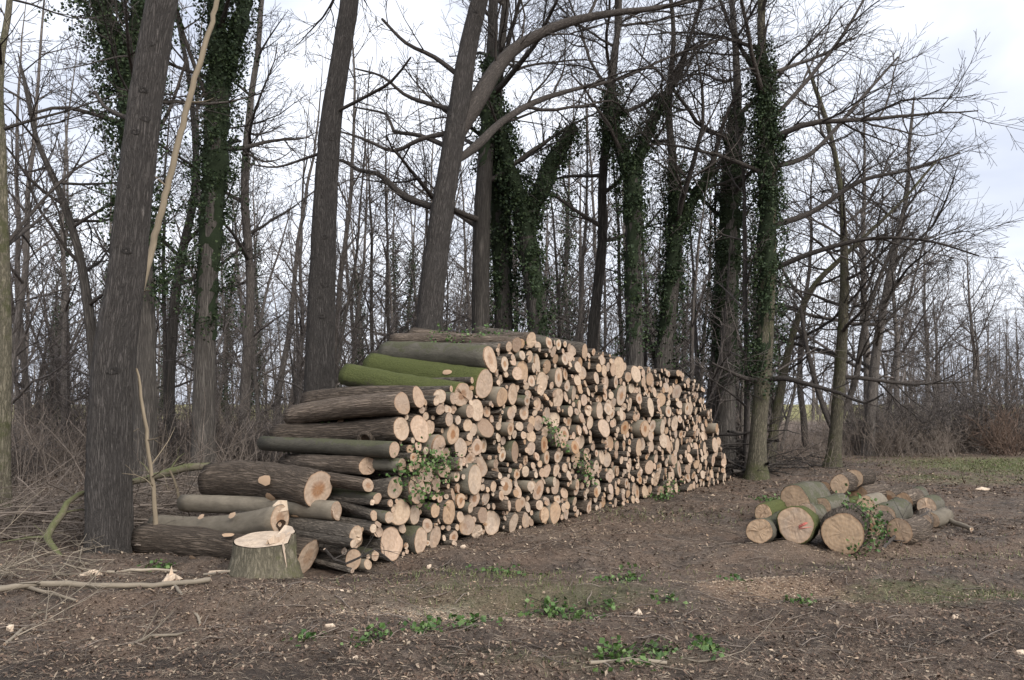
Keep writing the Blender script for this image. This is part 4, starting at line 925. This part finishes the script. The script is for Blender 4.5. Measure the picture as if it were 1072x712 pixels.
# ------------------------------------------------------------------ undergrowth, brushwood, hedge (uncountable)
def shoots(name, regions, mat, seed, label, cat):
    rg = random.Random(seed); out = [[] for _ in range(6)]
    for (x0, x1, d0, d1, n, h0, h1, lean) in regions:
        for _ in range(n):
            d = d0 + (d1 - d0) * rg.random() ** .9; px = rg.uniform(x0, x1); x = (px - 536) / FPX * d; h = rg.uniform(h0, h1) * (rg.random() ** .4)
            if d < 18 and in_pile(x, d): continue
            dr = norm((rg.gauss(0, lean), rg.gauss(0, lean), 1)); n_ = 4; p = (x, d, gz1(x, d) - .03); pts, rad = [p], [.004 + .0035 * h]
            cu = (rg.gauss(0, .1), rg.gauss(0, .1), -.03)
            for i in range(n_):
                dr = norm((dr[0] + cu[0] + rg.gauss(0, .07), dr[1] + cu[1] + rg.gauss(0, .07), dr[2] + cu[2])); p = tuple(p[j] + dr[j] * h / n_ for j in range(3)); pts.append(p); rad.append(max(.0028, (.004 + .0035 * h) * (1 - .8 * (i + 1) / n_)))
                if i >= 1:
                    for __ in range(rg.choice([1, 1, 2])):
                        q = norm((dr[0] + rg.gauss(0, .6), dr[1] + rg.gauss(0, .6), dr[2] + rg.gauss(0, .3))); l = h * rg.uniform(.12, .3)
                        p2 = tuple(p[j] + q[j] * l * .5 for j in range(3)); q = norm((q[0], q[1], q[2] + .3)); p3 = tuple(p2[j] + q[j] * l * .5 for j in range(3))
                        out[2].append(([p, p2, p3], [.0035, .003, .0022]))
            out[1].append((pts, rad))
    add(name, tube_mesh(name, [(out[1], 3), (out[2], 3)], mat, 0, seed), label=label, cat=cat, kind='stuff')
def in_pile(x, y, m=.1):
    v = np.array([x, y, 0]) - Q0; s, t = v @ U, v @ NRM; return S0 - .2 < s < S1 + .2 and -2.3 - m < t < .3 + m
shoots('undergrowth', [(-60, 110, 11, 34, 850, .5, 2.1, .2), (110, 345, 11.5, 34, 1050, .5, 2.0, .2), (345, 800, 17, 34, 500, .8, 2.4, .2), (780, 880, 19, 32, 380, .5, 1.5, .25)], M_shoot, 61, 'brown leafless undergrowth shoots filling the wood floor', 'undergrowth')
shoots('hedge_thicket', [(890, 1140, 25, 31, 800, .6, 1.8, .35), (860, 1000, 22.5, 26, 350, .5, 1.4, .4)], M_shoot, 62, 'dense grey-brown leafless thicket along the edge of the grassy track', 'thicket')
def bush_mesh(n, h, mat, seed):
    rg = random.Random(seed); out = [[] for _ in range(6)]
    for _ in range(n):
        a = rg.uniform(0, 6.28); grow(out, rg, (rg.gauss(0, .3), rg.gauss(0, .3), -.05), norm((math.cos(a) * .6, math.sin(a) * .6, rg.uniform(.5, 1.6))), h * rg.uniform(.45, 1.0), .014, 2, 4, .17, .02, (2, 2, 3.6, 5), .0055)
    return tube_mesh('bush', [(out[2], 4), (out[3], 3), (out[4], 3)], mat, 0, seed)
BM = [bush_mesh(46, 2.3, M_twigr, 71), bush_mesh(40, 1.8, M_shoot, 72), bush_mesh(46, 1.9, M_red, 73)]
rgb = random.Random(5)
def bush(px, d, i, sc, label):
    o = add('bush', BM[i], loc=((px - 536) / FPX * d, d, 0), label=label, cat='bush', group='leafless bushes along the wood edge'); o.rotation_euler = (0, 0, rgb.uniform(0, 6)); o.scale = (sc, sc, sc * rgb.uniform(.85, 1.1))
bush(1050, 24.5, 2, 1.0, 'reddish brown leafless bush at the edge of the grassy track')
bush(1092, 28, 2, 1.25, 'taller reddish bush behind the one at the grassy track')
for px, d, i, sc in [(905, 24.5, 0, .9), (930, 23.8, 1, .9), (955, 25.5, 0, 1.1), (978, 25, 1, 1.0), (1002, 26.5, 0, 1.2), (1022, 25.8, 1, 1.0), (1075, 27, 0, 1.3), (1040, 28.5, 0, 1.4), (985, 29, 0, 1.3), (940, 28, 0, 1.3), (890, 27, 0, 1.0), (1110, 26, 1, 1.1)]:
    bush(px, d, i, sc, ('grey-brown' if i == 0 else 'low tan') + ' leafless bush in the thicket beyond the grassy track')
for px, d, i, sc in [(20, 15, 0, .8), (60, 17.5, 1, 1.0), (90, 20, 0, 1.1), (165, 17, 0, .9), (180, 21, 1, 1.1), (240, 17.5, 0, .9), (275, 20, 1, 1.1), (300, 17, 0, .8), (130, 26, 0, 1.1)]:
    bush(px, d, i, sc, ('grey-brown' if i == 0 else 'low tan') + ' leafless bush under the trees behind the brushwood')
def distant_wood():
    rg = random.Random(91); tr, br, tw = [], [], []
    for _ in range(380):
        d = rg.uniform(72, 130); x = rg.uniform(-.85, .95) * d; px = x / d * FPX + 536
        if 818 < px < 846: continue
        h = rg.uniform(7, 13); lean = rg.gauss(0, .06); pts = [(x + lean * h * t + rg.gauss(0, .1), d + rg.gauss(0, .1), h * t - .1) for t in (0, .25, .5, .75, 1)]; r = rg.uniform(.06, .16)
        tr.append((pts, [r, r * .85, r * .65, r * .4, .02]))
        for j in range(10):
            t = rg.uniform(.12, .95); b = (x + lean * h * t, d, h * t); a = rg.uniform(0, 6.28); l = rg.uniform(1.2, 3.6) * (1.2 - t)
            e = (b[0] + math.cos(a) * l * .7, b[1] + math.sin(a) * l * .7, b[2] + l * rg.uniform(.3, .9)); m_ = tuple((b[i] + e[i]) / 2 + rg.gauss(0, .12) for i in range(3)); br.append(([b, m_, e], [.035, .025, .015]))
            for k_ in range(5):
                s0 = m_ if k_ % 2 else e; l2 = l * rg.uniform(.25, .6); v = norm((rg.gauss(0, 1), rg.gauss(0, 1), rg.gauss(.6, .6))); tw.append(([s0, tuple(s0[i] + v[i] * l2 for i in range(3))], [.016, .010]))
    for _ in range(3500):                                     # scrub under those trees
        d = rg.uniform(60, 110); x = rg.uniform(-.8, .9) * d; h = rg.uniform(.8, 3.0)
        if 818 < x / d * FPX + 536 < 846: continue
        tw.append(([(x, d, 0), (x + rg.gauss(0, .25) * h, d, h)], [.022, .012]))
    add('distant_wood', tube_mesh('distant_wood', [(tr, 4), (br, 3), (tw, 3)], M_twigr, 0, 5), label='far grey wood closing the view behind the nearer trees', cat='wood', kind='stuff')
distant_wood()

def brush(name, regions, mat, seed, label):
    rg = random.Random(seed); out = [[] for _ in range(6)]
    for (x0, x1, d0, d1, n, hmax, lmin, lmax, rr) in regions:
        for _ in range(n):
            d = rg.uniform(d0, d1); x = (rg.uniform(x0, x1) - 536) / FPX * d
            if in_pile(x, d, -.25): continue
            z = gz1(x, d) + .02 + hmax * rg.random() ** 2; a = rg.gauss(.2, .9); L = rg.uniform(lmin, lmax)
            dr = norm((math.cos(a), math.sin(a), rg.gauss(0, .16))); p = (x - dr[0] * L / 2, d - dr[1] * L / 2, max(z - dr[2] * L / 2, gz1(x, d) + .02))
            r0 = rr * rg.uniform(.3, 1.2); n_ = 6; pts, rad = [p], [r0]
            for i in range(n_):
                dr = norm((dr[0] + rg.gauss(0, .13), dr[1] + rg.gauss(0, .13), dr[2] + rg.gauss(0, .10))); p = tuple(p[j] + dr[j] * L / n_ for j in range(3)); pts.append(p); rad.append(max(.0025, r0 * (1 - .75 * (i + 1) / n_)))
                if rg.random() < .5: grow(out, rg, p, norm((dr[0] + rg.gauss(0, .5), dr[1] + rg.gauss(0, .5), dr[2] + rg.gauss(.1, .4))), L * rg.uniform(.15, .4), r0 * .45, 3, 4, .14, 0, (1, 1, 2, 2), .0022)
            out[1].append((pts, rad))
    add(name, tube_mesh(name, [(out[1], 5), (out[3], 3), (out[4], 3)], mat, 0, seed), label=label, cat='brushwood', kind='stuff')
brush('brushwood', [(-80, 130, 9.0, 11.5, 230, .4, .6, 2.2, .014), (110, 300, 9.2, 11.5, 260, .5, .6, 2.0, .013)], M_shoot, 81, 'tangled dead brushwood heaped between the trunks at the stack\'s low end')
brush('brushwood', [(752, 798, 17.2, 19.5, 70, .9, .8, 2.4, .04), (800, 880, 17.5, 22, 50, .12, .5, 1.6, .015)], M_twig, 82, 'heap of cut branches behind the far end of the long stack')
brush('brushwood', [(-60, 110, 6.2, 8.6, 42, .06, .3, 1.3, .008)], M_stick, 84, 'loose pale sticks strewn on the leaf litter around the long straight pole')
brush('brushwood', [(300, 420, 8.9, 10.2, 140, .9, .4, 1.2, .007)], M_shoot, 83, 'loose twigs lodged among the bark-covered logs of the stack\'s low end')

# ------------------------------------------------------------------ ivy sprigs on the ground and on logs
def ivy_clump(pxl, r, n, seed, label, mat=M_gleaf, size=.06, at=None, flat=.35, cat='plant', name='ivy_sprig'):
    rg = np.random.RandomState(seed)
    g = G(*pxl) if at is None else np.array(at); g[2] = gz1(g[0], g[1]) if at is None else g[2]
    stems = []; cs = []
    for i in range(max(3, n // 14)):
        a = rg.uniform(0, 6.28); l = r * rg.uniform(.4, 1.2); q = [np.array([0, 0, .01])]
        for j in range(4):
            a += rg.normal(0, .4); q.append(q[-1] + np.array([math.cos(a) * l / 4, math.sin(a) * l / 4, rg.uniform(-.2, .45) * l / 4 * flat * 2]))
        for v in q: v[2] = max(.01, v[2])
        stems.append(([tuple(v) for v in q], [.004, .0035, .003, .0025, .002])); cs += q[1:]
    per = max(1, n // len(cs)); V, Q, T = leaves(rg, cs, size, per, [.055, .055, .022]); V[:, 2] = np.maximum(V[:, 2], .006)
    root = bpy.data.objects.new(name, None); COL.objects.link(root); root.location = tuple(g); tag(root, label, cat, 'green sprigs among the litter')
    add('stem', tube_mesh('stem', [(stems, 4)], M_twig, 0, seed), root); add('foliage', make_mesh('foliage', V, Q, None, None, T, [mat], smooth=False), root)
for i, (pxl, r, n, lab) in enumerate([
    ((648, 691), .28, 120, 'largest leafy ivy sprig lying above the straight stick on the track'), ((693, 680), .14, 40, 'pale-leaved ivy sprig next to the largest one'),
    ((746, 682), .13, 46, 'small bright green plant beside the thin bent stick'), ((443, 660), .14, 50, 'small dark ivy sprig with an upright stalk near the pale sawdust'),
    ((486, 655), .22, 60, 'straggling ivy trail right of the upright-stalked sprig'), ((585, 634), .34, 110, 'broad low ivy patch in the middle of the track'),
    ((655, 608), .26, 70, 'spreading green weed patch toward the short heap'), ((395, 672), .2, 50, 'flattened ivy sprig among sticks near the pale sawdust'),
    ((640, 628), .09, 20, 'tiny light green weed right of the broad ivy patch'), ((610, 640), .16, 40, 'scattered ivy leaves trailing from the broad patch'),
    ((165, 592), .16, 50, 'ivy sprig growing against the furrowed log'), ((530, 600), .26, 60, 'thin green weeds in front of the long stack'),
    ((690, 522), .32, 110, 'weedy tuft at the foot of the stack\'s lower half'), ((813, 527), .3, 110, 'leafy ivy clump at the left edge of the short heap'),
    ((835, 632), .10, 26, 'small dark sprig below the orange sawdust'), ((768, 612), .08, 16, 'tiny sprig left of the orange sawdust'), ((322, 672), .12, 26, 'tiny ivy sprig on the dark soil below the stump'),
    ((705, 628), .12, 26, 'little weed between the broad ivy patch and the orange sawdust')]):
    ivy_clump(pxl, r, int(n * 1.8), 300 + i, lab, size=.038)
def ivy_drape(pts, n, seed, label, spread=.07, size=.04, mat=M_gleaf):
    rg = np.random.RandomState(seed); pts = np.array(pts); b = pts[0].copy(); q = smooth_path(np.hstack([pts, np.full((len(pts), 1), .005)]), .08); q[:, :3] -= b
    root = bpy.data.objects.new('ivy_trail', None); COL.objects.link(root); root.location = tuple(b); tag(root, label, 'ivy', 'ivy trails caught on the logs')
    add('stem', tube_mesh('stem', [([([tuple(v[:3]) for v in q], [.005] * len(q))], 4)], M_twig, 0, seed), root)
    V, Q, T = leaves(rg, q[:, :3], size, max(1, n // len(q)), spread); add('foliage', make_mesh('foliage', V, Q, None, None, T, [mat], smooth=False), root)
def face_pts(l, out=.12): return [on_face(x, y)[0] + NRM * out for x, y in l]
ivy_drape([P(893, 528, 8.9), P(905, 538, 8.85), P(916, 552, 8.75), P(912, 566, 8.6), P(900, 573, 8.5)], 230, 401, 'ivy draped along the bark of the thickest round', .07, .038)
ivy_drape([P(885, 529, 9.3), P(900, 532, 9.2), P(917, 541, 9.1), P(925, 556, 9.0)], 150, 402, 'ivy runner over the top of the thickest round', .07, .038)
ivy_drape(face_pts([(428, 478), (440, 480), (450, 488), (462, 482)]), 300, 403, 'dense ivy clump hanging on the stack below the knot-holed log', .085, .034)
ivy_drape(face_pts([(410, 492), (420, 500), (432, 510), (436, 520)]), 260, 404, 'ivy trail on the stack left of the dense clump\'s lower side', .09, .038)
ivy_drape(face_pts([(565, 440), (575, 455), (580, 470)]), 90, 405, 'small ivy tuft between sawn ends below the crest', .06, .038)
ivy_drape(face_pts([(600, 480), (606, 492), (610, 500)]), 110, 406, 'ivy tuft low between sawn ends past the crest', .07, .038)
ivy_drape([P(455, 352, 10.6), P(480, 356, 10.3), P(510, 352, 10.2), P(530, 352, 10.2)], 300, 407, 'ivy trail lying along the crest of the log stack', .07, .038)
ivy_drape([P(352, 449, 9.0), P(365, 455, 8.85), P(372, 462, 8.75)], 130, 408, 'ivy scrap on the side of the knot-holed log', .07, .038)
ivy_drape([P(300, 462, 9.3), P(305, 468, 9.2), P(310, 470, 9.2)], 70, 409, 'ivy scrap at the back end of the knot-holed log', .05, .038)
ivy_drape([P(340, 478, 9.3), P(360, 482, 9.1), P(385, 476, 8.9), (P(400, 484, 8.8))], 240, 410, 'ivy and twigs spread over the log step beneath the knot-holed log', .09, .038)
ivy_drape(face_pts([(690, 506), (686, 514), (682, 520)], .25), 110, 411, 'ivy tuft hanging low on the stack\'s lower half', .09, .038)

# ------------------------------------------------------------------ torn wood chunks and chips that can be picked out
def chunk(pxl, size, seed, label, tall=.25):
    rg = random.Random(seed); g = G(*pxl); k = 7; vs = []
    for lvl in (0, 1):
        for i in range(k):
            a = i / k * 6.283; rr = size * rg.uniform(.5, 1.1) * (1 if lvl == 0 else .8)
            vs.append((rr * math.cos(a), rr * .45 * math.sin(a), (0 if lvl == 0 else size * tall * rg.uniform(.3, 1.5)) - .008))
    vs.append((size * rg.uniform(-.3, .3), 0, size * tall * 1.2))
    qs = [(i, (i + 1) % k, (i + 1) % k + k, i + k) for i in range(k)]; ts = [(k + i, k + (i + 1) % k, 2 * k) for i in range(k)]
    o = add('wood_chip', make_mesh('wood_chip', vs, qs, ts, np.array(vs) * [1, 1, 0], .3, [M_fresh], smooth=False), loc=(g[0], g[1], gz1(g[0], g[1])), label=label, cat='wood chip', group='wood chips on the ground')
    o.rotation_euler = (0, rg.uniform(-.2, .2), rg.uniform(0, 3.1)); return o
o = chunk((180, 610), .17, 1, 'torn pale wood chunk with an upright splinter before the furrowed log', .3)
add('splinter', make_mesh('splinter', [(-.05, 0, .02), (.03, .004, .02), (-.01, .02, .02), (-.035, .0, .13)], None, [(0, 1, 3), (1, 2, 3), (2, 0, 3)], np.zeros((4, 3)), .3, [M_fresh], smooth=False), o)
for pxl, s, lab in [((96, 604), .13, 'long pale wood chip beside the stout leaning trunk'), ((228, 597), .13, 'pale wedge of wood leaning at the stump\'s foot'), ((449, 591), .07, 'pale split chip lying in front of the lowest logs'), ((346, 664), .06, 'small pale chip alone on the dark soil below the stump'),
                    ((1028, 514), .2, 'pale torn slab lying on the grassy track'), ((484, 583), .08, 'brown chip lying close to the lowest logs'), ((668, 640), .09, 'grey chip on the middle of the track'), ((1003, 652), .06, 'pale chip on the rutted soil right of the orange sawdust'),
                    ((915, 570), .07, 'pale chip before the thickest round'), ((10, 664), .08, 'pale chip near the forked pale stick'), ((1068, 684), .07, 'orange chip on the rutted soil'), ((372, 690), .05, 'small white chip below the flattened ivy sprig')]:
    chunk(pxl, s, hash(pxl) % 999, lab, .3)

# ------------------------------------------------------------------ litter (uncountable)
def scatter(seed, n, d0, d1, pw, xr=(-.72, .72)):
    rg = np.random.RandomState(seed); u = rg.rand(n); d = (d0 ** (1 - pw) + u * (d1 ** (1 - pw) - d0 ** (1 - pw))) ** (1 / (1 - pw))
    x = rg.uniform(xr[0], xr[1], n) * d; ok = ~((((np.stack([x, d], -1) - Q0[:2]) @ NRM[:2]) < -.1) & (((np.stack([x, d], -1) - Q0[:2]) @ NRM[:2]) > -2.1) & (((np.stack([x, d], -1) - Q0[:2]) @ U[:2]) > S0) & (((np.stack([x, d], -1) - Q0[:2]) @ U[:2]) < S1))
    return rg, x[ok], d[ok]
def litter(name, seed, n, size, aspect, tilt, mat, label, cat, d1=26, pw=1.35, clump=None, tb=1.0, lift=.006, tri=False):
    rg, x, y = scatter(seed, n, 4.6, d1, pw)
    if clump is not None:
        dn = vnoise(x * clump + 3, y * clump) + .5 * vnoise(x * clump * 3, y * clump * 3 + 8); ok = dn > rg.uniform(-.45, .35, len(x)); x, y = x[ok], y[ok]
    m = len(x); a = rg.uniform(0, 6.28, m); L = size * np.clip(np.exp(rg.normal(-.1, .42, m)), .35, 1.7) * np.clip(y / 9, .8, 1.6); W = L * aspect * rg.uniform(.7, 1.3, m)
    tx, ty = rg.normal(0, tilt, m), rg.normal(0, tilt, m)
    d = np.stack([np.cos(a), np.sin(a), tx], -1); e = np.stack([-np.sin(a), np.cos(a), ty], -1)
    c = np.stack([x, y, gz(x, y) + lift + np.abs(tx) * L * .4], -1); cu = rg.uniform(0, .3, m)[:, None] * W[:, None] * np.array([0, 0, 1])
    V = np.stack([c - d * L[:, None] * .5, c - e * W[:, None] * .5 + cu, c + d * L[:, None] * .5, c + e * W[:, None] * .5 + cu], 1).reshape(-1, 3)
    T = np.repeat(rg.rand(m) ** tb, 4)
    if tri:
        V = V.reshape(m, 4, 3)[:, :3].reshape(-1, 3); add(name, make_mesh(name, V, None, np.arange(3 * m).reshape(m, 3), None, T.reshape(m, 4)[:, :3].ravel(), [mat], smooth=False), label=label, cat=cat, kind='stuff'); return
    add(name, make_mesh(name, V, np.arange(4 * m).reshape(m, 4), None, None, T, [mat], smooth=False), label=label, cat=cat, kind='stuff')
litter('leaf_litter', 501, 135000, .029, .48, .40, M_litter, 'brown dead leaves covering the ground', 'leaf litter', clump=.7, pw=1.1, tb=1.5)
litter('straw_litter', 502, 140000, .075, .055, .12, M_straw, 'dry stalks and bark shreds strewn over the ground', 'litter', tb=1.2, pw=1.05, tri=True)
def sawdust():
    rg = np.random.RandomState(512); V, T = [], []
    for px, py, rx, ry, n in ((805, 616, .42, .22, 2600), (437, 636, .42, .10, 2000), (330, 625, .6, .15, 900), (900, 577, .9, .15, 1300), (560, 558, 1.2, .12, 1200), (470, 582, .9, .1, 900)):
        g = G(px, py); x = g[0] + rg.normal(0, rx, n); y = g[1] + rg.normal(0, ry, n); z = gz(x, y) + .006; a = rg.uniform(0, 6.28, (n, 3)); l = rg.uniform(.006, .018, (n, 3))
        V.append(np.stack([np.stack([x + np.cos(a[:, i]) * l[:, i], y + np.sin(a[:, i]) * l[:, i], z + rg.uniform(0, .006, n)], -1) for i in range(3)], 1).reshape(-1, 3)); T.append(np.repeat(rg.rand(n), 3))
    V = np.concatenate(V); add('sawdust', make_mesh('sawdust', V, None, np.arange(len(V)).reshape(-1, 3), None, np.concatenate(T), [M_chip], smooth=False), label='pale and orange sawdust flakes spilled on the ground', cat='sawdust', kind='stuff')
sawdust()
litter('chip_litter', 503, 5200, .035, .5, .2, M_chip, 'pale wood crumbs strewn over the ground', 'wood chips', clump=.6, tb=1.4)
def twigs():
    rg, x, y = scatter(504, 1300, 5, 20, 1.3); polys = []; rr = random.Random(9)
    for a, b in zip(x, y):
        L = rr.uniform(.06, .36); an = rr.uniform(0, 6.28); z = gz1(a, b) + .008; q = [(a, b, z)]
        for i in range(3):
            an += rr.gauss(0, .14); p = (q[-1][0] + math.cos(an) * L / 3, q[-1][1] + math.sin(an) * L / 3); q.append((*p, gz1(*p) + .008 + rr.uniform(0, .02)))
        r = rr.uniform(.002, .006); polys.append((q, [r, r * .9, r * .8, r * .5]))
    add('twig_litter', tube_mesh('twig_litter', [(polys, 3)], M_shoot, 0, 5), label='short broken twigs strewn over the ground', cat='twigs', kind='stuff')
twigs()
def grass():
    rg = np.random.RandomState(505); Vs, T = [], []
    for px, py, rx, ry, n, h in ((560, 618, 1.2, .5, 900, .035), (505, 603, .7, .3, 500, .035), (1100, 490, 3.0, 3.0, 14000, .035), (1005, 502, 1.5, 1.1, 1100, .03), (1045, 619, .8, .22, 500, .035), (965, 624, .6, .2, 250, .03), (590, 690, .5, .15, 120, .03), (845, 600, 2, .5, 300, .035), (700, 540, 1.5, .7, 500, .05), (1060, 580, 1.5, .5, 400, .04)):
        g = G(px, py); x = g[0] + rg.normal(0, rx * .6, n); y = g[1] + rg.normal(0, ry * .6, n); z = gz(x, y) - .004
        ok = vnoise(x * 1.3 + 4, y * 1.3) + .6 * vnoise(x * 4, y * 4 + 2) > rg.uniform(-.5, .4, n); x, y, z = x[ok], y[ok], z[ok]; n = len(x)
        a = rg.uniform(0, 6.28, n); hh = h * rg.uniform(.5, 1.6, n) * 1.3; w = .0025 + .00028 * y; lx, ly = rg.normal(0, .4, n) * hh, rg.normal(0, .4, n) * hh
        Vs.append(np.stack([np.stack([x - np.cos(a) * w, y - np.sin(a) * w, z], -1), np.stack([x + np.cos(a) * w, y + np.sin(a) * w, z], -1), np.stack([x + lx, y + ly, z + hh], -1)], 1).reshape(-1, 3)); T.append(np.repeat(rg.rand(n), 3))
    V = np.concatenate(Vs); add('grass', make_mesh('grass', V, None, np.arange(len(V)).reshape(-1, 3), None, np.concatenate(T), [M_grass], smooth=False), label='short sparse grass on the track and clearing', cat='grass', kind='stuff')
grass()
bpy.context.view_layer.update()
tri = sum(sum(len(p.vertices) - 2 for p in m.polygons) if len(m.polygons) < 2000 else len(m.polygons) * 2 for m in bpy.data.meshes)
print('triangles ~', tri, 'objects', len(bpy.data.objects))
